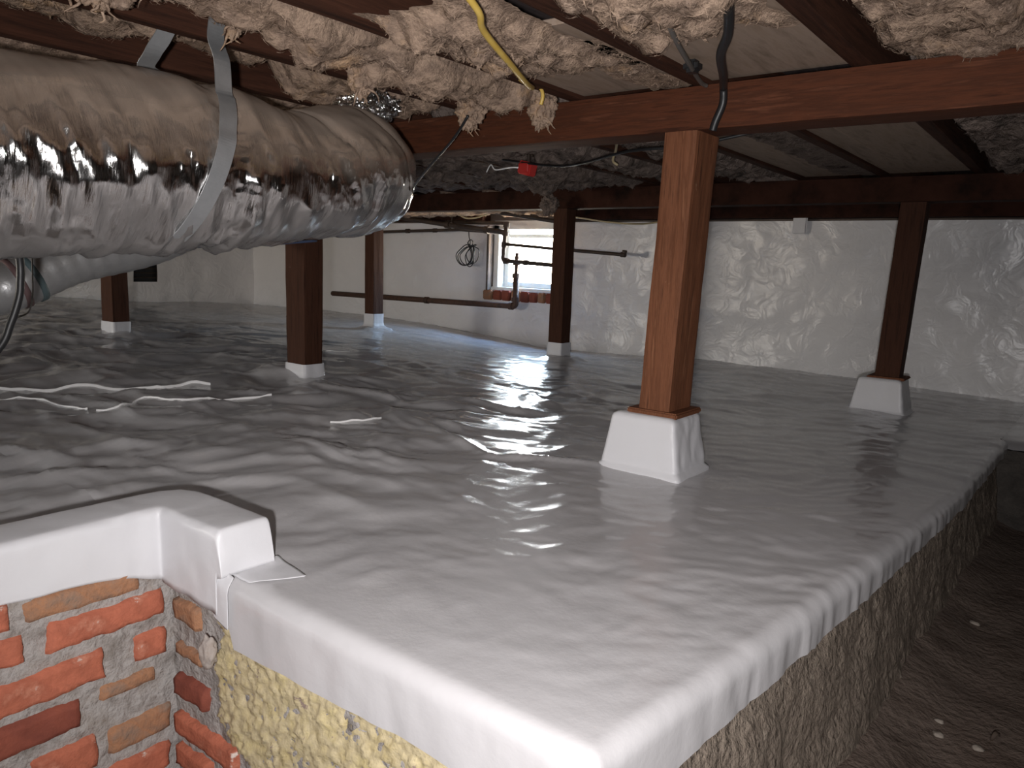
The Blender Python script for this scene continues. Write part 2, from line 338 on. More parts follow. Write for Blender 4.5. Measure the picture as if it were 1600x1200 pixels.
def seam(pts, w, lift=.004):
    P = smooth_path([(x, y, 0) for x, y in pts], 10); vs = []; fs = []
    for i, p in enumerate(P):
        t = (P[min(i+1, len(P)-1)]-P[max(i-1, 0)]).normalized(); nrm = Vector((-t.y, t.x, 0)); ww = w*min(1, 5*i/len(P)+.15, 5*(len(P)-1-i)/len(P)+.15)
        for s in (-1, 1):
            q = p+nrm*ww*s*.5; z = float(hz(np.array(q.x), np.array(q.y)))
            vs += [(q.x, q.y, z+lift), (q.x, q.y, z-.004)]
    for i in range(len(P)-1):
        a = i*4; fs += [(a, a+2, a+6, a+4), (a+2, a+3, a+7, a+6), (a+1, a, a+4, a+5)]
    fs += [(0, 1, 3, 2), (4*(len(P)-1), 4*(len(P)-1)+2, 4*(len(P)-1)+3, 4*(len(P)-1)+1)]
    return mesh_obj('seam', vs, fs, M['white_edge'], floor, smooth=False)
seam([(-3.3, .85), (-3.10, 1.02), (-2.89, 1.29), (-2.78, 1.43), (-2.754, 1.53), (-2.70, 1.60)], .008, .010)
seam([(-2.97, .88), (-2.84, 1.02), (-2.715, 1.073), (-2.60, 1.10)], .003, .005)
seam([(-2.56, 1.11), (-2.50, 1.16), (-2.58, 1.27), (-2.45, 1.33), (-2.42, 1.48), (-2.36, 1.64)], .0035, .006)
seam([(-3.36, 2.54), (-3.25, 2.63), (-3.22, 2.74)], .007, .004)
seam([(-1.93, 1.56), (-1.86, 1.63), (-1.84, 1.70)], .005, .005)

# ------------------------------------------------------------------ shell: walls, ceiling, pit
def wall_liner(name, u0, u1, v0, v1, place, holes=(), step=.03, amp=.008, seed=0, m='liner_wall', label=None):
    us = list(np.arange(u0, u1, step))+[u1]; vs = list(np.arange(v0, v1, step))+[v1]
    for h in holes:
        us += [h[0], h[1]]; vs += [h[2], h[3]]
    us = np.array(sorted(set(np.round(us, 5)))); vs = np.array(sorted(set(np.round(vs, 5))))
    U, Vv = np.meshgrid(us, vs, indexing='ij')
    d = amp*(fbm(U*4+.5*gn(U*3, Vv*3, 1), Vv*4, seed, 4, seed)+.5*np.maximum(ridge(U*3, Vv*5, seed+.5, 2, seed+5)-.6, 0))
    P = np.array([place(a, b, c) for a, b, c in zip(U.ravel(), Vv.ravel(), d.ravel())])
    F = []
    for i in range(len(us)-1):
        for j in range(len(vs)-1):
            cu, cv = (us[i]+us[i+1])/2, (vs[j]+vs[j+1])/2
            if any(h[0] < cu < h[1] and h[2] < cv < h[3] for h in holes): continue
            a = i*len(vs)+j; n = len(vs); F.append((a, a+1, a+n+1, a+n))
    return struct(mesh_obj(name, P, F, M[m]), label)
WT = .885                                                          # top of the wall liner
WX0, WX1, WZ0, WZ1 = -4.125, -3.38, .335, .875
wall_liner('wall_back', -7.6, 1.65, -.25, WT, lambda u, v, d: (u, 5.0-d-.012*(1-min(1, max(0, (v+.1)/.2))), v), [(WX0, WX1, .25, WT)], .028, .010, 3, label='far foundation wall wrapped in crinkled white plastic sheet')
wall_liner('wall_left', -2.6, 5.05, -.1, WT+.02, lambda u, v, d: (-7.5+d, u, v), [(3.66, 3.90, .25, .50)], .05, .014, 8, m='liner_left', label='left foundation wall wrapped in glossy white plastic sheet')
def slab(name, lo, hi, m, label=None): return struct(bm_obj(name, box_bm(lo, hi, 0), M[m]), label)
# masonry behind the sheets and around the space (closes it off from daylight)
slab('wall_back_masonry', (-7.9, 5.045, -.6), (WX0, 5.24, 1.3), 'shell')
slab('floor_earth', (-8.2, -3.2, -.9), (2.2, 5.6, -.52), 'dirt'); slab('wall_back_masonry', (WX1, 5.045, -.6), (1.9, 5.24, 1.3), 'shell')
slab('wall_back_masonry', (WX0, 5.045, -.6), (WX1, 5.24, .245), 'shell'); slab('wall_back_masonry', (WX0, 5.045, WT+.02), (WX1, 5.24, 1.3), 'shell')
slab('wall_left_masonry', (-7.9, -2.8, -.6), (-7.56, 5.3, 1.3), 'shell'); slab('wall_right', (1.65, -2.8, -.6), (1.9, 5.3, 1.3), 'shell'); slab('wall_near', (-7.9, -2.9, -.6), (-6.5, -2.6, 1.3), 'shell'); slab('wall_near', (-4.9, -2.9, -.6), (1.9, -2.6, 1.3), 'shell')
slab('wall_near', (-6.5, -2.9, -.6), (-4.9, -2.6, .25), 'shell'); slab('wall_near', (-6.5, -2.9, .85), (-4.9, -2.6, 1.3), 'shell')  # leaves the hole for the added fill window

CEIL = 1.15
ceil = struct(bm_obj('ceiling', box_bm((-7.9, -2.8, CEIL+.02), (1.9, 5.3, CEIL+.12), 0), M['shell']), 'underside of the house floor')
edges_x = [1.8]
while edges_x[-1] > -7.6: edges_x.append(edges_x[-1]-(.245 if len(edges_x) % 2 else .16))
bw = [(-.745+.001, .10)]
xs_b = sorted(set([-.993, -.740]+[round(-.993-.247*k, 3) for k in range(1, 28)]+[round(-.740+.247*k, 3) for k in range(1, 11)]))
for a, b in zip(xs_b[:-1], xs_b[1:]):
    j = random.uniform(0, .006)
    bm_obj('board', box_bm((a+.002, -2.7, CEIL-j), (b-.002, 5.2, CEIL+.03), .002, 1), M['board_dark'], ceil, loc=((a+b)/2, 0, CEIL))

for a, b, y0, y1 in ((-.835, -.747, 1.99, 3.88), (-.745, -.505, 1.99, 3.88), (-.835, -.505, 1.25, 1.87), (-1.212, -.885, 1.99, 3.88), (-1.212, -.885, 1.30, 1.87)):
    bm_obj('panel', box_bm((a, y0, 1.020), (b, y1, 1.034), .002, 1), M['board'], ceil, loc=((a+b)/2, (y0+y1)/2, 1.03))
# pit: dirt ground, ledge face, stone end
gx = np.linspace(-.62, 1.7, 90); gy = np.linspace(-2.7, 3.6, 180); X, Y = np.meshgrid(gx, gy, indexing='ij')
Z = -.385+.012*fbm(X*3, Y*3, 0, 4, 61)+.004*fbm(X*14, Y*14, 0, 3, 65)+.05*sst(-.12, -.3, X+.03*gn(Y*4, 0, 1))
struct(mesh_obj('floor_pit', np.stack([X, Y, Z], -1).reshape(-1, 3), grid_faces(len(gx), len(gy)), M['dirt']), 'bare brown dirt ground at the foot of the concrete ledge')
gx = np.linspace(-7.7, -.6, 60); gy = np.linspace(-2.7, .66, 40); X, Y = np.meshgrid(gx, gy, indexing='ij')
struct(mesh_obj('floor_dirt', np.stack([X, Y, -.508+.01*fbm(X*3, Y*3, 0, 3, 61)-.0], -1).reshape(-1, 3), grid_faces(len(gx), len(gy)), M['dirt']), 'bare dirt in front of the brick wall')
yy = np.arange(.715, 3.45, .013); zz = np.linspace(-.03, -.46, 40)
Yg, Zg = np.meshgrid(yy, zz, indexing='ij'); t = (Zg+.03)/-.43; Zg = Zg+(ground(np.full(Yg.shape, -.27), Yg)-.015)*(1-t)
bot = np.interp(Yg, [.7, 1.5, 2, 3.4], [-.30, -.232, -.232, -.185])
Xg = (xedge(Yg)-.004)*(1-t)+bot*t+.010*fbm(Yg*6, Zg*6, 0, 4, 81)+.005*fbm(Yg*30, Zg*30, 0, 3, 85)-.006
struct(mesh_obj('wall_ledge', np.stack([Xg, Yg, Zg], -1).reshape(-1, 3), grid_faces(len(yy), len(zz)), M['concrete']), 'rough aggregate concrete side of the raised ledge')
xx = np.linspace(-.26, 1.7, 60); zz = np.linspace(-.085, -.45, 24); Xg, Zg = np.meshgrid(xx, zz, indexing='ij')
Yg = 3.43+.02*fbm(Xg*6, Zg*6, 0, 4, 91)-.02
struct(mesh_obj('wall_pit', np.stack([Xg, Yg, Zg], -1).reshape(-1, 3), grid_faces(len(xx), len(zz)), M['stone']), 'dark stone end of the pit')

# ------------------------------------------------------------------ brick corner and foam face
front = struct(mesh_obj('wall_front', [], [], M['mortar']), 'old brick retaining wall with grey mortar, its right part covered by yellow foam')
BX = -1.326; BY = .692
def mortar_face(kind):
    if kind == 'L':
        u = np.arange(-.5, BY+.001, .007); fn = lambda a, b, d: (BX-.007+d, a, b)
    else:
        u = np.arange(BX-.01, -.36, .007); fn = lambda a, b, d: (a, BY+.007-d, b)
    u[-1] = BY+.01 if kind == 'L' else u[-1]
    v = np.arange(-.53, .03 if kind == 'L' else -.05, .007); U, Vv = np.meshgrid(u, v, indexing='ij')
    d = .0035*fbm(U*30, Vv*30, 2, 4, 101)+.002*fbm(U*90, Vv*90, 1, 2, 103)
    P = [fn(a, b, c) for a, b, c in zip(U.ravel(), Vv.ravel(), d.ravel())]
    return mesh_obj('mortar', P, grid_faces(len(u), len(v)), M['mortar'], front)
mortar_face('L'); mortar_face('R')
def brick(kind, u0, u1, v0, v1, m, proud=.006, rot=0., seed=0):
    """irregular worn brick: a rounded slab whose face is roughened and whose corners are chipped"""
    nu, nv = max(8, int((u1-u0)/.008)), max(6, int((v1-v0)/.006))
    a = np.linspace(0, 1, nu); b = np.linspace(0, 1, nv); A, B = np.meshgrid(a, b, indexing='ij')
    U = u0+(u1-u0)*A; Vv = v0+(v1-v0)*B+rot*(A-.5)
    ew = np.minimum(np.minimum(A, 1-A)*(u1-u0), np.minimum(B, 1-B)*(v1-v0))
    wob = .007*fbm(U*22, Vv*22, seed, 4, seed)
    U = U+wob*(np.abs(A-.5)*2)**2; Vv = Vv+.006*fbm(U*24, Vv*24, seed+3, 4, seed+2)*(np.abs(B-.5)*2)**2
    d = proud*sst(-.001, .006, ew+.007*fbm(U*32, Vv*32, seed, 4, seed+5))+.0024*fbm(U*35, Vv*35, seed, 4, seed+7)-.002
    d = np.where(ew < 1e-6, -.02, d)
    P = [(BX+c, x, y) if kind == 'L' else (x, BY-c, y) for x, y, c in zip(U.ravel(), Vv.ravel(), d.ravel())]
    F = grid_faces(nu, nv)
    o = mesh_obj('brick', P, F if kind == 'L' else F, m, front, loc=((BX, (u0+u1)/2, (v0+v1)/2) if kind == 'L' else ((u0+u1)/2, BY, (v0+v1)/2)))
    return o
R_, N_, D_ = M['brick'], M['brick_brown'], M['brick_dark']
LB = [(.442, .640, -.066, -.020, N_), (.475, .683, -.128, -.074, R_), (.300, .430, -.066, -.015, R_), (.235, .447, -.128, -.074, R_), (.380, .572, -.210, -.150, R_), (.618, .688, -.205, -.148, R_),
      (.29, .365, -.21, -.15, R_), (.335, .528, -.282, -.224, D_), (.552, .662, -.254, -.220, N_), (.566, .690, -.365, -.306, N_), (.440, .552, -.372, -.304, R_), (.22, .425, -.372, -.304, R_), (.08, .32, -.282, -.224, R_),
      (.475, .685, -.44, -.382, R_), (.25, .46, -.44, -.382, R_), (.05, .22, -.128, -.074, R_), (.07, .28, -.21, -.15, R_), (.0, .2, -.372, -.304, R_), (.36, .56, -.515, -.457, R_), (.575, .688, -.515, -.457, N_), (.14, .345, -.515, -.457, R_), (.1, .29, -.066, -.015, R_)]
for i, b in enumerate(LB): brick('L', *b[:4], b[4], proud=.005 if b[4] is N_ else .008, rot=random.uniform(-.004, .004), seed=i*3)
RB = [(-1.320, -1.225, -.140, -.088, N_), (-1.316, -1.215, -.208, -.176, N_), (-1.322, -1.205, -.292, -.238, D_), (-1.322, -1.110, -.372, -.320, R_), (-1.322, -1.2, -.44, -.386, R_), (-1.322, -1.12, -.515, -.457, R_), (-1.185, -.98, -.44, -.386, R_)]
for i, b in enumerate(RB): brick('R', *b[:4], b[4], proud=.005 if b[4] is N_ else .009, seed=60+i*3)
# spray foam skin over the right part
u = np.arange(-1.215, -.385, .005); v = np.arange(-.52, -.03, .005); U, Vv = np.meshgrid(u, v, indexing='ij')
d = .014+.006*fbm(U*14, Vv*14, 0, 3, 111)+.007*np.abs(fbm(U*45, Vv*45, 0, 3, 113))+.004*gn(U*110, Vv*110, 0, 115)
lb = -1.190+.014*fbm(Vv*20, U*6, 0, 3, 117)-.02*sst(-.12, -.07, Vv)+.02*sst(-.17, -.14, Vv)*sst(-.2, -.2, Vv)
low = -.315-.35*(U+1.17)+.02*fbm(U*25, Vv*10, 0, 3, 119)
inside = np.minimum((U-lb), (Vv-low))
d = np.where(inside > 0, d*sst(-.002, .012, inside)-.001, -.02)
P = np.stack([U, BY+.018-d, Vv], -1).reshape(-1, 3); ok = (inside > -.008).ravel()
F = [f for f in grid_faces(len(u), len(v)) if all(ok[k] for k in f)]
fo = mesh_obj('foam', P, F, M['foam'], front); fo['label'] = 'rough yellow spray foam under the white liner hem'
bm = bmesh.new(); bmesh.ops.create_icosphere(bm, subdivisions=4, radius=1)
for q in bm.verts:
    n_ = mn.fractal(q.co*2, 1, 2, 4)*.25+1; q.co = Vector((-1.178+q.co.x*.018*n_, BY-.012+q.co.y*.014*n_, -.150+q.co.z*.030*n_))
bm_obj('plaster_lump', bm, M['plaster'], front, smooth=True)
# masonry core under the ledge
struct(bm_obj('wall_front_core', box_bm((-1.43, .73, -.52), (-.42, .80, -.06), 0), M['mortar']))
struct(bm_obj('wall_front_core', box_bm((-1.43, -2.6, -.46), (BX-.012, .74, -.03), 0), M['mortar']))

# ------------------------------------------------------------------ kerb wrapped with a taped strip
def kerb():
    K = .082; V = []; F = []
    def patch(f, nu, nv):
        b = len(V)
        for i in range(nu):
            for j in range(nv): V.append(f(i/(nu-1), j/(nv-1)))
        F.extend([tuple(b+k for k in q) for q in grid_faces(nu, nv)])
    # one profile swept round the L: from the lower outer edge, up the face, over the top, down the back
    def prof(low):
        r = .016; pts = [(-.0, low), (0, low*.6), (0, low*.25), (0, .0), (0, .03), (0, K-r*1.6)]
        for k in range(6):
            a = math.pi/2*k/5; pts.append((r*(1-math.cos(a)), K-r+r*math.sin(a)))
        pts += [(.04, K+.001), (.07, K+.002)]
        for k in range(4):
            a = math.pi/2*k/3; pts.append((.105-.006+.006*math.sin(a), K+.001-.006+.006*math.cos(a)))
        pts += [(.105, .05), (.105, .025), (.105, -.012)]
        return pts
    st = []
    for y in np.concatenate([np.arange(-.5, .60, .02), np.arange(.60, .66, .012), [.668, .676]]):
        low = np.interp(y, [-.5, .41, .51, .62, .695], [-.02, -.016, -.02, -.032, -.06])+.002*math.sin(y*37)
        st.append([(-1.326-d, y, z) for d, z in prof(low)])
    st.append([(-1.322-d*1.0, .678+d, z) for d, z in prof(-.062)])           # mitre
    for x in np.concatenate([[-1.312, -1.30], np.arange(-1.285, -1.17, .012), [-1.162, -1.155, -1.150]]):
        low = np.interp(x, [-1.326, -1.25, -1.16, -1.14], [-.062, -.062, -.067, -.072])+.0015*math.sin(x*80)
        st.append([(x, .678+d, z) for d, z in prof(low)])
    # rounded end
    last = [(-1.150, .678+d, z) for d, z in prof(-.072)]
    st.append([(-1.142, .678+d, z*(1 if z < .05 else .99)) for d, z in prof(-.072)])
    n = len(st[0]); b = len(V)
    for s in st: V.extend(s)
    F.extend([tuple(b+k for k in q) for q in grid_faces(len(st), n)])
    # end cap, fan to the slab
    endi = b+(len(st)-1)*n; top = list(range(3, n-1))
    NV = len(V); m_ = 6
    for r in range(1, m_+1):
        for k in top:
            x, y, z = V[endi+k]; t = r/m_
            V.append((x+.010*math.sin(t*math.pi/2)+.006*t, y, z*(1-t)+.004*t))
    w = len(top)
    for r in range(m_):
        for k in range(w-1):
            if r == 0: F.append((endi+top[k], endi+top[k+1], NV+k+1, NV+k))
            else: F.append((NV+(r-1)*w+k, NV+(r-1)*w+k+1, NV+r*w+k+1, NV+r*w+k))
    # flap lying on the slab
    def flap(a, c):
        x = -1.143+a*(.112-.05*(1-c)); y = .702+c*(.100-.020*a); x -= .0*c
        return (x, y, float(hz(np.array(x), np.array(max(y, .712))))+.0025-max(0, .712-y)*.25)
    patch(flap, 14, 10)
    patch(lambda a, c: (-1.156+a*.046, .6785+.014*max(0, (c-.72)/.28)**2, -.076-.010*a+c*(.082+.010*a)+.034*max(0, c-.6)*(1-a)**2), 10, 14)
    A = np.array(V); nz = .0034*fbm(A[:, 0]*14, A[:, 1]*14, A[:, 2]*14, 3, 131)+.0022*ridge(A[:, 0]*22, A[:, 1]*22, A[:, 2]*10, 2, 133)
    A[:, 0] += nz; A[:, 1] -= nz*.6; A[:, 2] += nz*.6*(A[:, 2] > .05)
    o = mesh_obj('liner_strip', A, F, M['liner_tape'])
    md = o.modifiers.new('sub', 'SUBSURF'); md.levels = 1; md.render_levels = 1
    md = o.modifiers.new('thick', 'SOLIDIFY'); md.thickness = .0007; md.offset = -1
    return tag(o, 'white plastic strip folded over the low brick kerb at the bottom left', 'plastic sheet')
kerb()

# ------------------------------------------------------------------ piers, posts, girders
def frustum(name, cx, cy, z0, bx, by, tx, ty, h, rot, label):
    """poured pier block wrapped in liner"""
    n = 22; V = []; levels = np.concatenate([[-.03, 0], np.linspace(.004, h-.014, 16), [h-.007, h-.002, h]])
    for q in levels:
        t = max(0, q/h); hx = bx*(1-t)+tx*t; hy = by*(1-t)+ty*t
        if q <= .004: hx += .010; hy += .010
        if q > h-.012: k = (q-(h-.012))/.012; hx -= .010*k*k; hy -= .010*k*k
        pts = []
        for side in range(4):
            for k in range(n):
                s = -1+2*k/n; c = .94
                p = [(s, -1), (1, s), (-s, 1), (-1, -s)][side]
                L = (abs(p[0])**22+abs(p[1])**22)**(1/22); pts.append((p[0]/L*hx, p[1]/L*hy))
        for x, y in pts: V.append((x, y, q))
    m = 4*n; F = grid_faces(len(levels), m, True); c = len(V); V.append((0, 0, h)); F += [((len(levels)-1)*m+k, (len(levels)-1)*m+(k+1) % m, c) for k in range(m)]
    A = np.array(V); rad = np.hypot(A[:, 0], A[:, 1])+1e-6
    right = sst(.3, .8, A[:, 0]/bx)
    w = (.0006+.0015*right)*ridge(A[:, 0]*30, A[:, 1]*30, A[:, 2]*14, 3, int(cx*31) % 50)+.002*fbm(A[:, 0]*9, A[:, 1]*9, A[:, 2]*9, 2, 7)
    w *= sst(0, .03, A[:, 2])*.8+.2
    A[:, 0] += A[:, 0]/rad*w; A[:, 1] += A[:, 1]/rad*w
    ca, sa = math.cos(rot), math.sin(rot); A = np.stack([A[:, 0]*ca-A[:, 1]*sa, A[:, 0]*sa+A[:, 1]*ca, A[:, 2]], -1)
    o = mesh_obj(name, A, F, M['liner_tape']); o.location = (cx, cy, z0)
    md = o.modifiers.new('edge', 'EDGE_SPLIT') if False else None
    return tag(o, label, 'pier')
def wood_post(name, cx, cy, z0, z1, ax, ay, label, lean=(0, 0), plate=None, boot=None, seed=0, knot=None, wm='post'):
    t = thing(name, label, 'post', (cx, cy, z0))
    n = 10; nz = 44; V = []
    for i in range(nz):
        z = z0+(z1-z0)*i/(nz-1); k = i/(nz-1)
        for s in range(4):
            for q in range(n):
                a = -1+2*q/n; p = [(a, -1), (1, a), (-a, 1), (-1, -a)][s]; L = (abs(p[0])**24+abs(p[1])**24)**(1/24)
                V.append((cx+lean[0]*k+p[0]/L*ax/2, cy+lean[1]*k+p[1]/L*ay/2, z))
    A = np.array(V); w = .0016*fbm(A[:, 0]*30, A[:, 1]*30, A[:, 2]*4, 3, seed)+.0022*gn(A[:, 0]*3, A[:, 1]*3, A[:, 2]*2.5, seed+3)
    if knot is not None:
        d = np.linalg.norm(A-np.array(knot), axis=1); w += .005*np.exp(-(d/.02)**2)
    A[:, 0] += w*np.sign(A[:, 0]-cx); A[:, 1] += w*np.sign(A[:, 1]-cy)
    m = 4*n; F = grid_faces(nz, m, True); F += [tuple(range(m))[::-1], tuple((nz-1)*m+k for k in range(m))]
    mesh_obj('shaft', A, F, M[wm], t, smooth=False, loc=(cx, cy, z0))
    if plate:
        px, py, th = plate
        bm_obj('base_plate', box_bm((cx-px/2, cy-py/2, z0-th), (cx+px/2, cy+py/2, z0), .004), M['post'], t, loc=(cx, cy, z0))
    if boot:
        zf, flare = boot; P = []; lv = [(-.03, flare+.02), (0.0, flare), (.01, flare*.45), (.025, flare*.18), (.045, .006), (z0+.0-zf+.002, .0045)]
        for h_, f_ in lv:
            for s in range(4):
                for q in range(n):
                    a = -1+2*q/n; p = [(a, -1), (1, a), (-a, 1), (-1, -a)][s]; L = (abs(p[0])**12+abs(p[1])**12)**(1/12)
                    P.append((cx+p[0]/L*(ax/2+.001+f_), cy+p[1]/L*(ay/2+.001+f_), zf+h_))
        P = np.array(P); P[:, 0] += .003*fbm(P[:, 0]*40, P[:, 1]*40, P[:, 2]*20, 2, seed); P[:, 1] += .003*fbm(P[:, 0]*40, P[:, 1]*40, P[:, 2]*20, 2, seed+9)
        b = mesh_obj('plastic_boot', P, grid_faces(len(lv), m, True), M['liner_tape'], t, loc=(cx, cy, z0)); b['label'] = 'white liner boot taped round the post foot'
        # the post goes on down inside the boot
        bm_obj('foot', box_bm((cx-ax/2, cy-ay/2, zf-.02), (cx+ax/2, cy+ay/2, z0), .002, 1), M['post'], t, loc=(cx, cy, z0))
    return t
frustum('pier_block', -.945, 1.905, .0, .118, .100, .092, .086, .158, .02, 'white plastic wrapped concrete pier under the large near post')
wood_post('wooden_post', -.925, 1.915, .172, .90, .092, .135, 'large reddish wooden post standing on the near white pier', lean=(.026, 0), plate=(.150, .160, .016), seed=2, knot=(-1.0, 1.85, .43))
frustum('pier_block', -.775, 3.94, -.085, .122, .10, .092, .085, .165, .0, 'white plastic wrapped concrete pier under the right hand post')
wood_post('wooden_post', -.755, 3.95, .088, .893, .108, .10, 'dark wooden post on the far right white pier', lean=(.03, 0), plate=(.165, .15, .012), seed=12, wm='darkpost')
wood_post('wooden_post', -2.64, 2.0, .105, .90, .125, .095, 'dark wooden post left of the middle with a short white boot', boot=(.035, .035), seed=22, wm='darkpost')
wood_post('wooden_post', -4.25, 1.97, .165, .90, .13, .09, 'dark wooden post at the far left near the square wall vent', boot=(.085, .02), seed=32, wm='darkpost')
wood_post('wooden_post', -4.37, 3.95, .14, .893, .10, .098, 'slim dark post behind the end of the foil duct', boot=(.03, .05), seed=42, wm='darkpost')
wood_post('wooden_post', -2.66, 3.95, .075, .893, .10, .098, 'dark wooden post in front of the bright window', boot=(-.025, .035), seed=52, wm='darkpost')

def timber(name, lo, hi, m, label, cat, axis, seed=0, n=60):
    lo, hi = np.array(lo, float), np.array(hi, float); a = {'x': 0, 'y': 1}[axis]; o1 = 1-a; V = []
    ts = np.linspace(lo[a], hi[a], n); k = 6
    for t_ in ts:
        for s in range(4):
            for q in range(k):
                c = -1+2*q/k; p = [(c, -1), (1, c), (-c, 1), (-1, -c)][s]; L = (abs(p[0])**30+abs(p[1])**30)**(1/30)
                P = np.zeros(3); P[a] = t_; P[o1] = (lo[o1]+hi[o1])/2+p[0]/L*(hi[o1]-lo[o1])/2; P[2] = (lo[2]+hi[2])/2+p[1]/L*(hi[2]-lo[2])/2; V.append(P)
    A = np.array(V); w = .002*fbm(A[:, 0]*4, A[:, 1]*4, A[:, 2]*14, 3, seed)
    A[:, o1] += w*np.sign(A[:, o1]-(lo[o1]+hi[o1])/2); A[:, 2] += np.where(A[:, 2] < (lo[2]+hi[2])/2, w, 0)
    m4 = 4*k; F = grid_faces(n, m4, True); F += [tuple(range(m4))[::-1], tuple((n-1)*m4+q for q in range(m4))]
    c = tuple((lo+hi)/2); o = mesh_obj(name, A, F, M[m], smooth=False, loc=c); return tag(o, label, cat)
timber('girder', (-7.45, 1.85, .90), (1.6, 1.97, 1.008), 'girder', 'brown wooden girder resting on the large near post', 'beam', 'x', 1, 160)
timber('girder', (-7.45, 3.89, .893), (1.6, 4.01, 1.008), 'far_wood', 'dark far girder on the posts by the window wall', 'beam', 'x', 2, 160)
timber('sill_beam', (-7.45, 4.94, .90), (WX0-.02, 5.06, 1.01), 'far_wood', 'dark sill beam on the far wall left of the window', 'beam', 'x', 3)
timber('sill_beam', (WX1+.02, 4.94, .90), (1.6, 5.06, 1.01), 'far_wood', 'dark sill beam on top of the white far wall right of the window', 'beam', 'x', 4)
JX = [-.48-.3775*k for k in range(-5, 19)]; KEEP = range(-3, 14)
names = {0: 'dark floor joist crossing the near girder right of the large post', 1: 'dark floor joist meeting the near girder just left of the large post', 2: 'reddish floor joist carrying the end of the yellow cable', 3: 'dark floor joist above the right side of the foil duct, holding the steel strap', 4: 'dark floor joist above the left side of the foil duct', -1: 'floor joist at the upper right corner of the picture'}
for k, x in zip(range(-5, 19), JX):
    if k not in KEEP: continue
    o = timber('floor_joist', (x-.022, -2.5, 1.009), (x+.022, 4.96, CEIL-.001), 'joist', names.get(k, 'dark floor joist among the far row beyond the duct' if k > 4 else 'dark floor joist outside the right of the picture'), 'joist', 'y', 10+k, 60)
    if k not in names: o['group'] = 'joists beyond the foil duct' if k > 4 else 'joists right of the picture'

# ------------------------------------------------------------------ fibreglass insulation
def wisps(o, G, count, m, seed, L=(.009, .028)):
    """loose fibres and flakes standing off the batt, one joined piece"""
    R = np.random.default_rng(seed); nx, ny, _ = G.shape; V = []; F = []
    ii = R.integers(2, nx-2, count); jj = R.integers(2, ny-2, count)
    for i, j in zip(ii, jj):
        p = G[i, j]; tx = G[i+1, j]-G[i-1, j]; ty = G[i, j+1]-G[i, j-1]; n = np.cross(tx, ty); n /= np.linalg.norm(n)+1e-9
        if n[2] > 0: n = -n
        tx = tx/(np.linalg.norm(tx)+1e-9); ty = np.cross(n, tx); a = R.uniform(0, 6.28); d = tx*math.cos(a)+ty*math.sin(a); w = np.cross(n, d)
        l = R.uniform(*L); wd = R.uniform(.0005, .0019)*(2.4 if R.random() < .12 else 1); k = R.uniform(.0, .42); b = len(V); tw = R.uniform(-.6, .6)
        for q in range(4):
            t = q/3; c = p+n*(.002+k*l*math.sin(t*2.2)*.6)+d*l*(t-.35)+w*tw*l*t*t*.6; ww = wd*(1-.75*t)
            V += [c-w*ww, c+w*ww]
        for q in range(3): F.append((b+2*q, b+2*q+1, b+2*q+3, b+2*q+2))
    c = mesh_obj('loose_fibres', V, F, M[m], o, smooth=True, loc=tuple(o.location)); c['kind'] = 'stuff'
def batt(bay, y0, y1, label, sag=.03, f0=0., f1=1., m='insul', seed=0, step=.012, rough=1., group=None, zt=CEIL-.014, lump=(), fib=0, z0=1.05):
    xa = JX[bay+6]+.022; xb = JX[bay+5]-.022; x0 = xa+(xb-xa)*f0; x1 = xa+(xb-xa)*f1
    nx = max(10, int((x1-x0+.06)/step)); ny = max(10, int((y1-y0)/step))
    a = np.linspace(0, 1, nx); b = np.linspace(0, 1, ny); A, B = np.meshgrid(a, b, indexing='ij')
    X = x0+(x1-x0)*A; Y = y0+(y1-y0)*B
    X = X+.03*fbm(Y*9, B*0, 1, 4, seed)*(np.abs(A-.5)*2)**3; Y = Y+.06*fbm(X*11, A*0, 2, 4, seed+1)*(np.abs(B-.5)*2)**4
    e = np.minimum(np.minimum(A, 1-A)*(x1-x0), np.minimum(B, 1-B)*(y1-y0)*.7)
    body = np.sqrt(sst(0, .06, e))
    n1 = fbm(X*5, Y*5, seed, 3, seed+3)
    wx, wy = X+.03*fbm(X*9, Y*9, 1, 2, seed+11), Y+.03*fbm(X*9, Y*9, 5, 2, seed+13)
    p1 = np.abs(gn(wx*10, wy*8, seed, seed+5)); p2 = np.abs(gn(wx*21, wy*17, seed, seed+6)); p3 = np.abs(gn(wx*46, wy*40, seed, seed+7))   # pillowy tufts, creases inward
    n4 = fbm(X*60, Y*60, seed, 2, seed+9)
    z = z0-sag*body-(.028*n1+.040*p1+.022*p2+.012*p3-.022)*body*rough-.003*n4*rough
    for lx, ly, lr, lh in lump:
        d = np.sqrt((X-lx)**2+(Y-ly)**2); z = z-lh*np.exp(-(d/lr)**2)*(1+.8*p2)
    z = z*body+(zt)*(1-body)
    z = np.minimum(z, zt)
    V = np.stack([X+.016*gn(X*18, Y*18, 3, seed)*body, Y+.016*gn(X*18, Y*18, 7, seed)*body, z], -1)
    o = mesh_obj('insulation_batt', V.reshape(-1, 3), grid_faces(nx, ny), M[m], loc=((x0+x1)/2, (y0+y1)/2, 1.05))
    tag(o, label, 'insulation', group)
    if fib: wisps(o, V, int(fib*(x1-x0)*(y1-y0)), m, seed)
    return o
F = 'tan fibreglass batt '; NF = 11000
batt(-1, .3, 1.96, F+'in front of the near girder at the upper right corner', .035, seed=201, fib=NF)
batt(0, .3, 1.50, F+'hanging above the black cable right of the middle', .050, 0, 1, seed=203, zt=1.017, lump=[(-.80, 1.42, .08, .025), (-.62, 1.2, .12, .02)], fib=NF)
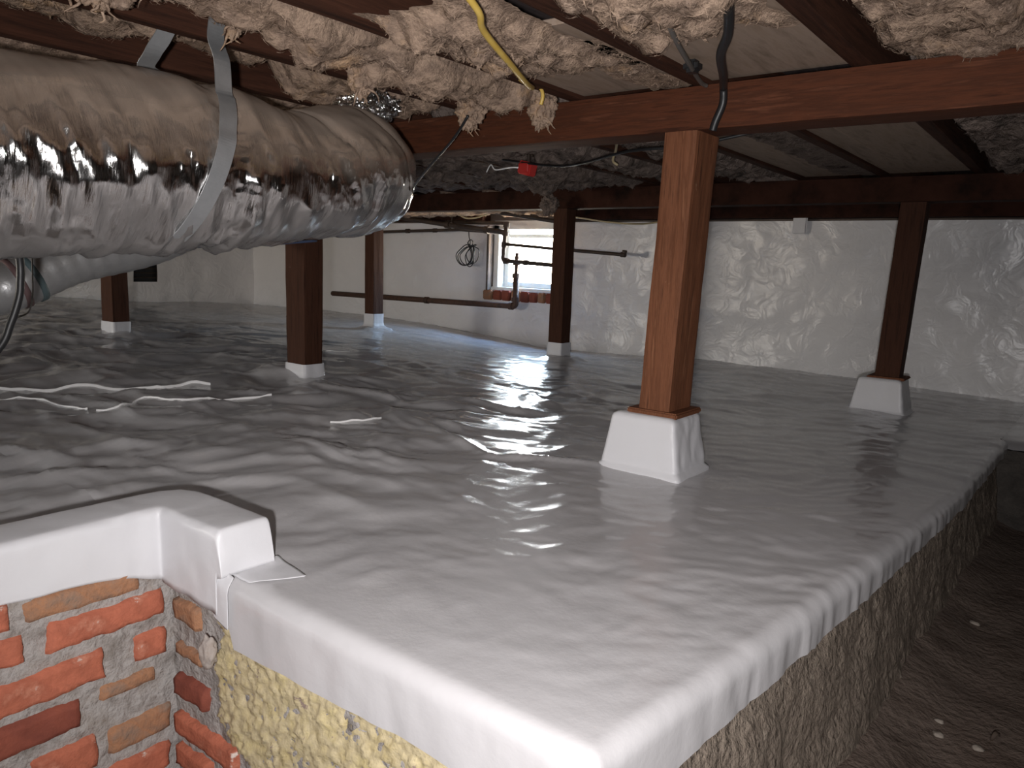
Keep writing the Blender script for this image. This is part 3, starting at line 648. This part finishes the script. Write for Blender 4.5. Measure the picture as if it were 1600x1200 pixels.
batt(1, 1.06, 1.62, F+'hanging behind the yellow cable at the top', .045, -.04, .9, seed=205, zt=1.017, lump=[(-1.06, 1.25, .12, .035), (-1.16, 1.12, .08, .03), (-1.17, 1.40, .07, .02)], fib=NF)
batt(1, 1.40, 1.87, F+'remnant along the joist left of the large post', .02, .62, 1.0, seed=207, zt=1.017, fib=NF)
batt(1, .2, .98, F+'at the top edge of the picture left of the yellow cable', .03, seed=209, fib=NF)
batt(2, .50, 1.86, F+'drooping between the steel strap and the yellow cable', .045, .24, .95, seed=211, lump=[(-1.42, 1.1, .12, .02), (-1.36, 1.68, .09, .045), (-1.42, 1.40, .12, .035), (-1.30, 1.52, .08, .03)], fib=NF)
batt(3, .3, 1.30, F+'above the foil duct behind the steel strap', .03, .02, .72, seed=213, fib=NF*.6, z0=1.075)
batt(4, .3, 1.84, F+'above the left end of the foil duct', .03, 0, .9, seed=215, fib=NF*.6)
batt(5, .2, 1.84, F+'left of the foil duct along the second joist', .03, seed=217, step=.02)
batt(3, 1.32, 1.84, F+'behind the foil collar by the near girder', .035, seed=219, fib=NF*.5)
for b in range(6, 11): batt(b, -.2, 1.84, 'tan fibreglass batt in the shadow left of the foil duct', .03, seed=220+b, step=.03, group='batts left of the duct')
for b, y1_ in ((-2, 1.8), (-3, 1.8)): batt(b, -1.5, y1_, 'tan fibreglass batt right of the picture edge', .03, seed=240+b, step=.03, group='batts right of the picture')
for b in range(-1, 6): batt(b, -1.6, .25 if b != 2 else .5, 'tan fibreglass batt over the pit nearest the viewer', .03, seed=250+b, step=.025, group='batts over the viewer')
G_ = 'dark fibreglass batt '
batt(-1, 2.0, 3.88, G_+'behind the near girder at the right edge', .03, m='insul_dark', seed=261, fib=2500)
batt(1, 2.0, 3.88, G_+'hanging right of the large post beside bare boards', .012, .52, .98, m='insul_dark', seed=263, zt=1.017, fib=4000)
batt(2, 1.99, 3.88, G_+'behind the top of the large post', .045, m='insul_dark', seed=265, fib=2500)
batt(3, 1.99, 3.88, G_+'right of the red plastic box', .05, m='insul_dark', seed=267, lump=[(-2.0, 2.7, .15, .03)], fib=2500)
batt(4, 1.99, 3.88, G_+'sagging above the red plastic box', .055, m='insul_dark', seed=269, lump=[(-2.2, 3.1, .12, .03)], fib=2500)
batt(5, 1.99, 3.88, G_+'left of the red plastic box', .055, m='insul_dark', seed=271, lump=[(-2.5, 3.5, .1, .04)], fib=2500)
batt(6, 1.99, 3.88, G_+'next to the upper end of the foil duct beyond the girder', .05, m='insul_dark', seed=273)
for b in range(7, 13): batt(b, 1.99, 3.88, 'dark fibreglass batt beyond the girder hidden behind the duct', .04, m='insul_dark', seed=280+b, step=.03, group='batts beyond the girder on the left')
wl = {2: 'dark fibreglass batt end above the white wall between the two right posts', 7: 'fibreglass batt end over the pale cable right of the window', 8: 'sunlit fibreglass batt end above the right half of the window', 9: 'sunlit fibreglass batt end above the left half of the window', 10: 'sunlit fibreglass batt end just left of the window head', 11: 'fibreglass batt end over the hanging cable coil'}
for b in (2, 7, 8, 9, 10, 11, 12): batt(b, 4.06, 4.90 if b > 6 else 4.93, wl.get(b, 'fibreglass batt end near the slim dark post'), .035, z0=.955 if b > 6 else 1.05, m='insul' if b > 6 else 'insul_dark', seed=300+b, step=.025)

def tuft(x, y, z, sx, sy, sz, label, seed, m='insul', strands=5):
    bm = bmesh.new(); bmesh.ops.create_icosphere(bm, subdivisions=5, radius=1)
    for q in bm.verts:
        p = q.co.copy(); n_ = 1+.45*mn.fractal(p*1.7+Vector((seed, 0, 0)), .8, 2, 5)+.22*(1-abs(mn.noise(p*4+Vector((0, seed, 0))))*2)
        tp = 1-.35*max(0, -p.z); q.co = Vector((x+p.x*sx*n_*tp, y+p.y*sy*n_*tp, z+p.z*sz*n_))
    r = random.Random(seed)
    for k in range(strands):
        a = r.uniform(0, 6.28); s = Vector((x+.6*sx*math.cos(a), y+.6*sy*math.sin(a), z-.6*sz)); pts = [s]
        for j in range(4): pts.append(pts[-1]+Vector((r.uniform(-.012, .012), r.uniform(-.012, .012), -r.uniform(.004, .014))))
        P = smooth_path(pts, 3); tube(P, [.004*(1-i/len(P))+.0006 for i in range(len(P))], 5, bm)
    return tag(bm_obj('insulation_tuft', bm, M[m], smooth=True, loc=(x, y, z)), label, 'insulation')
tuft(-1.305, 1.80, .985, .040, .035, .045, 'tuft of fibreglass hanging over the face of the near girder', 3)
tuft(-1.46, 1.28, .975, .030, .03, .035, 'ball of fibreglass resting behind the foil duct near its collar', 5)
tuft(-1.47, .95, 1.04, .024, .022, .04, 'torn fibreglass tongue hanging beside the top of the steel strap', 9)
tuft(-1.53, .70, 1.03, .05, .06, .04, 'fibreglass clump at the top left above the foil duct', 11)
tuft(-1.45, 1.66, .965, .035, .035, .04, 'fibreglass clump drooping left of the near girder tuft', 13)
tuft(-2.62, 3.72, .90, .045, .045, .05, 'dark fibreglass tip hanging in front of the far girder', 15, 'insul_dark')

# ------------------------------------------------------------------ the big foil duct
def duct():
    t = thing('foil_duct', 'large silver foil wrapped flexible duct hanging at the left', 'duct', (-1.65, .9, .72))
    ctl = [(-1.72, -1.2, .64), (-1.70, -.4, .675), (-1.685, .2, .700), (-1.67, .6, .722), (-1.66, .95, .746), (-1.655, 1.18, .744), (-1.675, 1.36, .782), (-1.75, 1.50, .795), (-1.90, 1.575, .798), (-2.10, 1.585, .80), (-2.6, 1.56, .80)]
    P = smooth_path(ctl, 34); P = np.array([tuple(p) for p in P]); s = np.r_[0, np.cumsum(np.linalg.norm(np.diff(P, axis=0), axis=1))]
    ss = np.arange(0, s[-1], .008); C = np.stack([np.interp(ss, s, P[:, k]) for k in range(3)], -1)
    T = np.gradient(C, axis=0); T /= np.linalg.norm(T, axis=1)[:, None]
    up = np.array([0, 0, 1.]); S = np.cross(T, up); S /= np.linalg.norm(S, axis=1)[:, None]; N = np.cross(S, T)
    nr = 180; th = np.linspace(0, 2*np.pi, nr, endpoint=False); A, TH = np.meshgrid(ss, th, indexing='ij')
    cx, sx_ = np.cos(TH), np.sin(TH)
    slant = A+.05*sx_+.012*gn(A*3, cx*1.2, sx_*1.2, 399)
    r0 = .192
    sS = s[0]+np.interp(.955, P[:, 1][:200], s[:200])            # where the strap goes round
    pinch = np.exp(-((A-sS)/.035)**2)
    w1 = ridge(slant*15, cx*.55, sx_*.55, 2, 401); w2 = ridge(slant*38+.3*w1, cx*1.1, sx_*1.1, 2, 405)
    w3 = ridge(slant*11, cx*.9, sx_*.9, 1, 407)
    low = fbm(A*3, cx*1.2, sx_*1.2, 2, 409)+.7*fbm(A*7, cx*1.6, sx_*1.6, 2, 411)
    r0 = np.interp(C[:, 1]+(C[:, 0] < -1.72)*9, [.9, 1.02, 1.2, 1.3, 1.40], [.192, .185, .158, .166, .172])[:, None]
    rr = r0+.006*low-.014*pinch+.0062*w1*(.25+.75*sst(.75, .1, sx_))+(.0024+.0058*sst(-.15, .45, fbm(A*7, cx*1.6, sx_*1.6, 2, 417)))*w2*(.25+.75*sst(.75, .1, sx_))+.010*np.maximum(w3-.95, 0)*sst(.7, .1, sx_)+.0015*np.sin(A*2*np.pi/.05)*sst(.6, -.3, sx_)
    for d0, dep in ((1.32+1.2, .012), (1.47+1.2, .010), (1.70+1.2, .016)):
        rr = rr-dep*np.exp(-((slant-d0+.02*gn(TH*2, 0, d0))/.010)**2)
    bump = pinch*.006*fbm(A*40, cx*6, sx_*6, 3, 413); rr = rr+bump+.007*np.exp(-((A-sS)/.07)**2)*fbm(A*22, cx*4, sx_*4, 3, 415)*sst(.2, -.4, sx_)
    V = C[:, None, :]+S[:, None, :]*(rr*cx)[..., None]+N[:, None, :]*(rr*sx_*.97)[..., None]
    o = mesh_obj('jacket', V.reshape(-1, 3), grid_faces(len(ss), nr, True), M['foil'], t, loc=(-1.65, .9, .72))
    return C, S, N, ss, sS
dC, dS, dN, dss, dsS = duct()
# collar of crumpled foil where the duct goes up to the floor
bm = bmesh.new(); bmesh.ops.create_icosphere(bm, subdivisions=5, radius=1)
for q in bm.verts:
    p = q.co.copy(); n_ = 1+.3*(1-2*abs(mn.noise(p*3)))+.15*(1-2*abs(mn.noise(p*8))); q.co = Vector((-1.80+p.x*.10*n_, 1.58+p.y*.06*n_, .995+p.z*.045*n_))
tag(bm_obj('foil_collar', bm, M['foil_fine'], smooth=False, loc=(-1.80, 1.60, .985)), 'crumpled foil collar behind the top of the duct bend', 'duct')
# strap: a galvanised band from joist down round the duct and up the other side
def strap():
    t = thing('hanger_strap', 'galvanised steel strap slung under the foil duct and nailed to a joist', 'strap', (-1.614, .95, 1.03))
    k = int(np.argmin(np.abs(dss-dsS))); c = dC[k]; path = []
    R = .197
    path += [Vector((-1.586, .985, 1.085)), Vector((-1.584, .975, 1.035)), Vector((-1.572, .966, 1.0)), Vector((-1.545, .962, .957))]
    for a in np.radians(np.arange(50, -240, -8)):
        RR = R+(.008 if a < .3 else .002); q = c+dS[k]*RR*math.cos(a)+dN[k]*RR*.975*math.sin(a); path.append(Vector(q)+Vector((0, .070*math.sin(a)-.045 if a > -1.6 else -.115+.16*(-1.6-a)/2.3, 0)))
    path += [Vector((-1.745, .905, .945)), Vector((-1.70, .892, .975)), Vector((-1.678, .905, 1.01)), Vector((-1.662, .918, 1.05)), Vector((-1.658, .922, 1.075))]
    # keep the ends on the camera side of the joists
    P = smooth_path(path, 5); w = .019; V = []; Fc = []
    for i, p in enumerate(P):
        T = (P[min(i+1, len(P)-1)]-P[max(i-1, 0)]).normalized(); wd = Vector((0, 1, 0)); wd = (wd-T*wd.dot(T)).normalized(); nr = T.cross(wd)
        for a, b in ((-1, -1), (1, -1), (1, 1), (-1, 1)): V.append(p+wd*w*a+nr*.0011*b)
    Fc = grid_faces(len(P), 4, True); Fc += [(0, 1, 2, 3), tuple(4*(len(P)-1)+q for q in (3, 2, 1, 0))]
    mesh_obj('band', [tuple(v) for v in V], Fc, M['galv'], t, smooth=False)
    for p in (Vector((-1.583, .981, 1.06)), Vector((-1.668, .914, 1.035))):
        bm = bmesh.new(); bmesh.ops.create_icosphere(bm, subdivisions=2, radius=.004)
        for q in bm.verts: q.co += p
        bm_obj('nail', bm, M['iron'], t, smooth=True)
strap()

# second, smaller flexible duct behind
def duct2():
    t = thing('small_duct', 'thin grey flexible duct below and behind the large foil duct', 'duct', (-2.8, .95, .42))
    P = smooth_path([(-2.95, .3, .36), (-2.85, .75, .385), (-2.8, .94, .415), (-2.79, 1.15, .51), (-2.78, 1.40, .575), (-2.8, 1.62, .66), (-2.85, 1.8, .72)], 24)
    n = 28; s = 0; bm = bmesh.new(); R = [.082+.0009*math.sin(i*1.3) for i in range(len(P))]; tube(P, R, n, bm)
    bm_obj('jacket', bm, M['greyjacket'], t, smooth=True)
    for f, m in ((.36, 'dullred'), (.395, 'dullteal')):
        i = int(f*len(P)); b = bm_obj('band_stripe', tube(P[i:i+3], .0856, n), M[m], t, smooth=True)
duct2()

# ------------------------------------------------------------------ window
win = thing('window_1', 'bright white framed cellar window over a row of bricks', 'window', (-3.71, 5.1, WZ0)); win['kind'] = 'structure'
del win['category']; win['label'] = 'bright white framed cellar window behind the dark post'
def wbox(name, lo, hi, m='frame', bev=.004): return bm_obj(name, box_bm(lo, hi, bev), M[m], win)
wbox('frame', (WX0+.018, 5.05, WZ0), (WX0+.075, 5.20, .885)); wbox('frame', (WX1-.06, 5.05, WZ0), (WX1, 5.20, .885))
wbox('head', (WX0+.018, 5.05, .835), (WX1, 5.20, .905)); wbox('sill', (WX0+.01, 5.03, WZ0-.006), (WX1, 5.22, WZ0+.022))
sash = wbox('sash', (WX0+.075, 5.13, WZ0+.022), (WX0+.125, 5.17, .835)); 
wbox('sash', (WX1-.105, 5.13, WZ0+.022), (WX1-.06, 5.17, .835)); wbox('sash', (WX0+.125, 5.13, .770), (WX1-.105, 5.17, .800)); wbox('sash', (WX0+.125, 5.13, WZ0+.022), (WX1-.105, 5.17, WZ0+.066))
for lo_, hi_ in (((WX0+.12, 5.148, WZ0+.06), (WX1-.1, 5.152, .775)), ((WX0+.12, 5.148, .795), (WX1-.1, 5.152, .836))): bm_obj('pane', box_bm(lo_, hi_, 0), M['glass'], sash)
wbox('gap_strip', (WX0-.006, 4.985, WZ0-.01), (WX0+.018, 5.08, .90), 'shell')
win_fill = thing('window_fill', '', 'window', (-5.7, -2.75, .25)); win_fill['kind'] = 'structure'; del win_fill['category']; win_fill['label'] = 'added unseen low wide window in the near wall behind the viewer, for fill daylight'  # opening added out of view so daylight reaches the far and left walls
for nm_, lo_, hi_, m_ in (('frame', (-6.5, -2.85, .25), (-6.45, -2.68, .85), 'frame'), ('frame', (-4.95, -2.85, .25), (-4.9, -2.68, .85), 'frame'), ('sill', (-6.45, -2.85, .25), (-4.95, -2.68, .28), 'frame'), ('head', (-6.45, -2.85, .82), (-4.95, -2.68, .85), 'frame'), ('pane', (-6.45, -2.80, .28), (-4.95, -2.795, .82), 'glass')):
    bm_obj(nm_, box_bm(lo_, hi_, .003 if m_ == 'frame' else 0), M[m_], win_fill)
sill = struct(bm_obj('trim_1', box_bm((WX0-.03, 5.0, .246), (WX1+.03, 5.04, .334), .004), M['mortar']), 'mortared brick sill under the window')
x = WX0-.028; i = 0
while x < WX1+.02:
    w = random.uniform(.075, .115); z1 = .332+random.uniform(-.006, .004)
    bm = box_bm((x, 4.972+random.uniform(-.006, .006), .246+random.uniform(-.004, .004)), (x+w-.012, 5.03, z1), .008, 2)
    for q in bm.verts: q.co += Vector((.004*mn.noise(q.co*30), .004*mn.noise(q.co*34+Vector((3, 0, 0))), .004*mn.noise(q.co*28)))
    bm_obj('brick', bm, M['brick_dark'] if i % 3 else M['brick_brown'], sill, loc=(x+w/2, 5, .29)); x += w; i += 1
tag(bm_obj('liner_tab', box_bm((-1.600, 4.955, .80), (-1.512, 4.975, .928), .008, 3), M['liner_tape']), 'white liner tab folded over the sill beam', 'plastic sheet')
# the opened square vent in the left wall
vent = thing('wall_vent', 'dark square vent opening in the left white wall', 'vent', (-7.5, 3.78, .37))
bm_obj('back', box_bm((-7.56, 3.65, .24), (-7.535, 3.91, .51), 0), M['black'], vent)
for z in (.285, .33, .375, .42, .465): bm_obj('louver', box_bm((-7.535, 3.66, z), (-7.515, 3.90, z+.012), .002, 1), M['iron'], vent)

# ------------------------------------------------------------------ pipes by the window
def pipe(name, label, runs, m='iron', cat='pipe', fittings=(), loc=(0, 0, 0), group=None):
    t = thing(name, label, cat, tuple(runs[0][0][0]), group)
    for pts, r in runs: bm_obj('pipe', tube(pts, r, 14), M[m], t, smooth=True)
    for p, q, r in fittings: bm_obj('fitting', tube([p, q], r, 14), M[m], t, smooth=False)
    return t
def V3(*a): return Vector(a)
def bend(a, b, c, r=.03, n=6):
    a, b, c = Vector(a), Vector(b), Vector(c); p = b+(a-b).normalized()*r; q = b+(c-b).normalized()*r
    return [p+(b-p)*2*t*(1-t)*.0+((1-t)**2*(p)+2*t*(1-t)*b+t*t*q-p) for t in [k/n for k in range(n+1)]]
pipe('drain_pipe', 'rusty drain pipe running below the brick window sill with its riser', [([V3(-6.02, 4.9, .202)]+[V3(-4.48, 4.9, .208)]+bend((-4.48, 4.9, .208), (-3.737, 4.9, .215), (-3.74, 4.9, .5))+[V3(-3.744, 4.9, .47)], .024), ([V3(-3.744, 4.9, .46), V3(-3.742, 4.9, .64)], .015)], 'rust',
     fittings=[(V3(-3.80, 4.9, .214), V3(-3.765, 4.9, .215), .031), (V3(-3.742, 4.9, .25), V3(-3.742, 4.9, .285), .031), (V3(-3.744, 4.9, .44), V3(-3.744, 4.9, .48), .030), (V3(-3.742, 4.9, .54), V3(-3.742, 4.9, .575), .030), (V3(-4.75, 4.9, .207), V3(-4.71, 4.9, .207), .030), (V3(-3.742, 4.9, .59), V3(-3.742, 4.9, .61), .020)])
pipe('supply_pipe', 'black pipe dropping left of the window panes and turning right across them', [([V3(-3.778, 4.8, .87), V3(-3.79, 4.8, .78)]+bend((-3.79, 4.8, .78), (-3.806, 4.8, .576), (-3.3, 4.8, .552), .03)+[V3(-3.22, 4.8, .548)], .0165)], fittings=[(V3(-3.777, 4.8, .875), V3(-3.782, 4.8, .835), .025), (V3(-3.787, 4.8, .80), V3(-3.789, 4.8, .77), .026), (V3(-3.794, 4.8, .72), V3(-3.797, 4.8, .68), .024), (V3(-3.59, 4.8, .566), V3(-3.56, 4.8, .564), .023), (V3(-3.79, 4.8, .575), V3(-3.75, 4.8, .573), .024)])
pipe('supply_pipe', 'thin black pipe crossing the middle of the window to an elbow on the white wall', [([V3(-3.79, 4.8, .705), V3(-3.3, 4.8, .675)]+bend((-3.3, 4.8, .675), (-2.712, 4.8, .643), (-2.705, 4.8, .68), .014)+[V3(-2.707, 4.8, .675)], .0125)], fittings=[(V3(-2.735, 4.8, .644), V3(-2.70, 4.8, .643), .018), (V3(-2.709, 4.8, .655), V3(-2.707, 4.8, .675), .018)])
pipe('water_pipe', 'thin level black pipe high on the white wall left of the window', [([V3(-5.75, 4.85, .79), V3(-5.0, 4.85, .806), V3(-4.31, 4.85, .820), V3(-3.80, 4.85, .79)], .0125)], fittings=[(V3(-4.95, 4.85, .807), V3(-4.91, 4.85, .808), .019), (V3(-4.62, 4.85, .813), V3(-4.58, 4.85, .814), .018)])
pipe('water_pipe', 'thick black sloping pipe under the sill beam left of the window', [([V3(-5.6, 4.8, .985), V3(-5.16, 4.8, .943), V3(-4.41, 4.8, .858), V3(-3.788, 4.8, .795)], .021)], fittings=[(V3(-4.43, 4.8, .86), V3(-4.38, 4.8, .855), .030), (V3(-4.0, 4.8, .816), V3(-3.96, 4.8, .812), .029)])
pipe('water_pipe', 'short black pipe joining the riser at the top of the window', [([V3(-4.45, 4.85, .885), V3(-3.80, 4.85, .868)], .016)])
pipe('long_rod_pipe', 'long black pipe sloping down under the far girder past the window top', [([V3(-4.75, 4.5, 1.0), V3(-4.55, 4.5, .99), V3(-3.743, 4.5, .940), V3(-3.02, 4.5, .848)], .014)], fittings=[(V3(-3.76, 4.5, .942), V3(-3.72, 4.5, .938), .019)])
pipe('pipe_hanger', 'short black hanger rod holding the sloping pipe', [([V3(-4.39, 4.83, 1.0), V3(-4.386, 4.83, .86)], .007)])
def coil():
    r = random.Random(4); pts = [V3(-4.243, 4.88, .83), V3(-4.235, 4.88, .76), V3(-4.22, 4.88, .72)]
    for k in range(5):
        cx_ = -4.27+r.uniform(-.02, .02)+(.05 if k > 2 else 0); cz_ = .615+r.uniform(-.012, .012); rx = .075+r.uniform(-.012, .02)-(.02 if k > 2 else 0); rz = .083+r.uniform(-.008, .008)
        for j in range(10):
            a = math.radians(70-36*j*(1 if k % 2 else -1)); pinch = 1-.65*max(0, math.sin(a))**2
            pts.append(V3(cx_+rx*math.cos(a)*pinch+.03*max(0, math.sin(a)), 4.88+.004*k, cz_+rz*math.sin(a)))
    for j in range(12):
        a = math.radians(200-40*j); pts.append(V3(-4.20+.026*math.cos(a), 4.86, .712+.026*math.sin(a)))
    return wire('cable_coil', pts, .0042, M['black'], 'coil of thin black cable hung on the white wall left of the window', 'cable', 6, 5)
coil()
# ------------------------------------------------------------------ cables and small things
wire('yellow_cable', [(-.86, .93, .99), (-.880, 1.022, .965), (-.92, 1.085, .955), (-.975, 1.23, .94), (-1.06, 1.40, .945), (-1.155, 1.55, .975), (-1.205, 1.585, 1.0), (-1.24, 1.60, 1.02)], .0062, M['yellow'], 'yellow cable looping down from the fibreglass at the top centre', 'cable', 10)
wire('yellow_cable', [(-1.275, 1.69, 1.035), (-1.262, 1.70, 1.025), (-1.24, 1.70, 1.012), (-1.231, 1.70, .993), (-1.236, 1.70, .970)], .0050, M['yellow'], 'short yellow cable end curling beside the girder tuft', 'cable')
wire('black_cable', [(-.545, 1.26, 1.01), (-.60, 1.40, .985), (-.655, 1.50, .975), (-.715, 1.66, .975), (-.765, 1.78, .985), (-.785, 1.828, .99), (-.788, 1.838, .955), (-.805, 1.842, .915), (-.812, 1.845, .895)], .0095, M['black'], 'thick black cable hanging down across the near girder by the post', 'cable', 12)
wire('grey_cable', [(-.63, 1.19, 1.01), (-.66, 1.27, .985), (-.703, 1.405, .98), (-.755, 1.57, .985), (-.80, 1.70, .995), (-.83, 1.80, 1.0), (-.835, 1.84, 1.002)], .0050, M['greywire'], 'thin grey cable hanging left of the thick black cable', 'cable')
tag(bm_obj('cable_clamp', box_bm((-.80, 1.625, .985), (-.765, 1.665, 1.012), .008, 3), M['black']), 'small black cable clamp beside the grey cable', 'clamp')
wire('black_wire', [(-1.405, 1.60, .94), (-1.412, 1.60, .93), (-1.476, 1.62, .885), (-1.584, 1.62, .80), (-1.65, 1.60, .72), (-1.70, 1.58, .66)], .0035, M['black'], 'thin black wire slanting from the girder to the end of the foil duct', 'cable')
wire('black_wire', [(-2.1, 2.6, .99), (-1.7, 2.5, .93), (-1.2, 2.12, .905), (-.95, 2.10, .91), (-.5, 2.2, 1.0)], .0045, M['black'], 'thin black wire strung behind the large post under the girder', 'cable')
wire('cream_cable', [(-1.42, 2.42, 1.0), (-1.50, 2.55, .985), (-1.54, 2.6, .955), (-1.53, 2.62, .94)], .005, M['cream'], 'faded yellow cable loop left of the large post behind the girder', 'cable')
wire('cream_cable', [(-2.98, 4.5, .89), (-2.88, 4.5, .878), (-2.68, 4.5, .852), (-2.45, 4.5, .838), (-2.3, 4.5, .85)], .006, M['cream'], 'pale cable running along the wall top right of the window', 'cable')
wire('cream_cable', [(-4.15, 4.6, .95), (-4.05, 4.6, .90), (-3.95, 4.6, .895), (-3.85, 4.6, .915), (-3.75, 4.6, .95)], .006, M['cream'], 'white cable looping above the window frame', 'cable')
wire('blue_wire', [(-2.2, .95, .56), (-2.2, 1.165, .567), (-2.2, 1.3, .571), (-2.2, 1.477, .582), (-2.2, 1.72, .607)], .0045, M['bluewire'], 'dark blue wire running just below the foil duct', 'cable')
wire('black_cable', [(-1.92, .68, .60), (-1.90, .679, .515), (-1.90, .677, .473), (-1.90, .672, .438), (-1.905, .654, .381), (-1.915, .628, .322), (-1.96, .54, .22), (-2.05, .40, .10), (-2.20, .25, .035), (-2.45, .10, .03)], .009, M['black'], 'black cable hanging from the duct at the left edge', 'cable')
wire('thin_wire', [(-2.36, .75, .335), (-2.4, .80, .349), (-2.4, .838, .355), (-2.4, .871, .368), (-2.4, .884, .417), (-2.4, .887, .47), (-2.4, .89, .56)], .0022, M['greywire'], 'thin grey wire hanging at the left edge', 'cable', 6)
wire('thin_wire', [(-2.42, .74, .318), (-2.4, .79, .335), (-2.4, .84, .352), (-2.4, .862, .36)], .0022, M['greywire'], 'second thin grey wire crossing the left edge lower down', 'cable', 6)
wire('red_wire', [(-3.2, .75, .30), (-3.2, .93, .335), (-3.2, 1.05, .345)], .004, M['redp'], 'dark red wire at the left edge below the thin duct', 'cable', 6)
rb = thing('junction_box', 'small red plastic box fixed under the joists beyond the near girder', 'box', (-1.946, 2.6, .944))
bm = box_bm((-1.979, 2.575, .917), (-1.915, 2.625, .971), .005, 2); bmesh.ops.rotate(bm, verts=bm.verts, cent=(-1.947, 2.6, .944), matrix=Matrix.Rotation(.25, 3, 'Y')); bm_obj('body', bm, M['redp'], rb)
bm_obj('lid', box_bm((-1.972, 2.568, .925), (-1.922, 2.576, .963), .003, 1), M['redp'], rb)
bm_obj('stub', tube([V3(-1.942, 2.6, .965), V3(-1.942, 2.6, 1.04)], .007, 8), M['iron'], rb)
wire('thin_wire', [(-2.20, 2.64, .945), (-2.16, 2.62, .972), (-2.125, 2.61, .948), (-2.04, 2.6, .952), (-1.975, 2.6, .95)], .003, M['white_edge'], 'kinked pale wire leading to the red plastic box', 'cable', 6)
# pebbles and dry leaves on the dirt
def gz(x, y): return float(-.385+.012*fbm(np.array(x*3.), np.array(y*3.), 0, 4, 61)+.004*fbm(np.array(x*14.), np.array(y*14.), 0, 3, 65)+.05*sst(-.12, -.3, x+.03*gn(np.array(y*4.), 0, 1)))
PB = [(-.160, 1.745, .008, 'tiny pale pebble at the foot of the ledge'), (-.155, 1.695, .009, 'small pale pebble just nearer than the tiny one by the ledge'), (-.085, 1.70, .009, 'round pale pebble standing alone on the dirt'), (-.128, 1.45, .014, 'flat pale stone chip near the bottom right'),
      (-.108, 1.355, .013, 'brightest pale stone chip near the bottom edge'), (-.02, 1.40, .011, 'pale oval stone chip furthest right near the bottom edge'), (-.15, 1.36, .010, 'small pale chip beside the ledge foot at the bottom'), (-.165, 2.35, .010, 'pale pebble far back along the ledge'), (-.02, 2.95, .02, 'dim pebble far back on the dirt')]
for i, (x, y, r, lb_) in enumerate(PB):
    bm = bmesh.new(); bmesh.ops.create_icosphere(bm, subdivisions=3, radius=1)
    for q in bm.verts:
        p = q.co.copy(); n_ = 1+.35*mn.fractal(p*1.5+Vector((i*3, 0, 0)), 1, 2, 3); q.co = Vector((x+p.x*r*1.25*n_, y+p.y*r*.9*n_, gz(x, y)+r*.25+p.z*r*.55*n_))
    tag(bm_obj('pebble', bm, M['pebble'], smooth=True, loc=(x, y, gz(x, y))), lb_, 'stone')
LF = [(-.015, 2.12, .035, .3, 'curled dark leaf furthest back on the dirt'), (.01, 1.80, .03, .6, 'dark dry leaf at the right edge half way along the dirt'), (.02, 1.47, .035, -.4, 'dark dry leaf at the right edge near the bottom'), (-.015, 1.375, .028, .2, 'dark dry leaf beside the oval stone chip'), (-.06, 1.75, .02, .9, 'thin dark twig like leaf behind the round pebble'), (-.09, 1.43, .02, 1.9, 'small dark leaf next to the flat stone chip')]
for i, (x, y, L, a, lb_) in enumerate(LF):
    V = []; n = 9
    for k in range(n):
        t = k/(n-1); w = L*.28*math.sin(math.pi*min(1, t*1.05))**.8+.0005
        for s in (-1, -.5, 0, .5, 1):
            px = (t-.5)*L*1.3; py = s*w; pz = .003+.010*abs(s)*math.sin(math.pi*t)+.006*math.sin(t*5+i)
            V.append((x+px*math.cos(a)-py*math.sin(a), y+px*math.sin(a)+py*math.cos(a), gz(x, y)+max(.001, pz)+.002))
    o = mesh_obj('dry_leaf', V, grid_faces(n, 5), M['leaf'], loc=(x, y, gz(x, y))); md = o.modifiers.new('t', 'SOLIDIFY'); md.thickness = .0008
    tag(o, lb_, 'leaf')
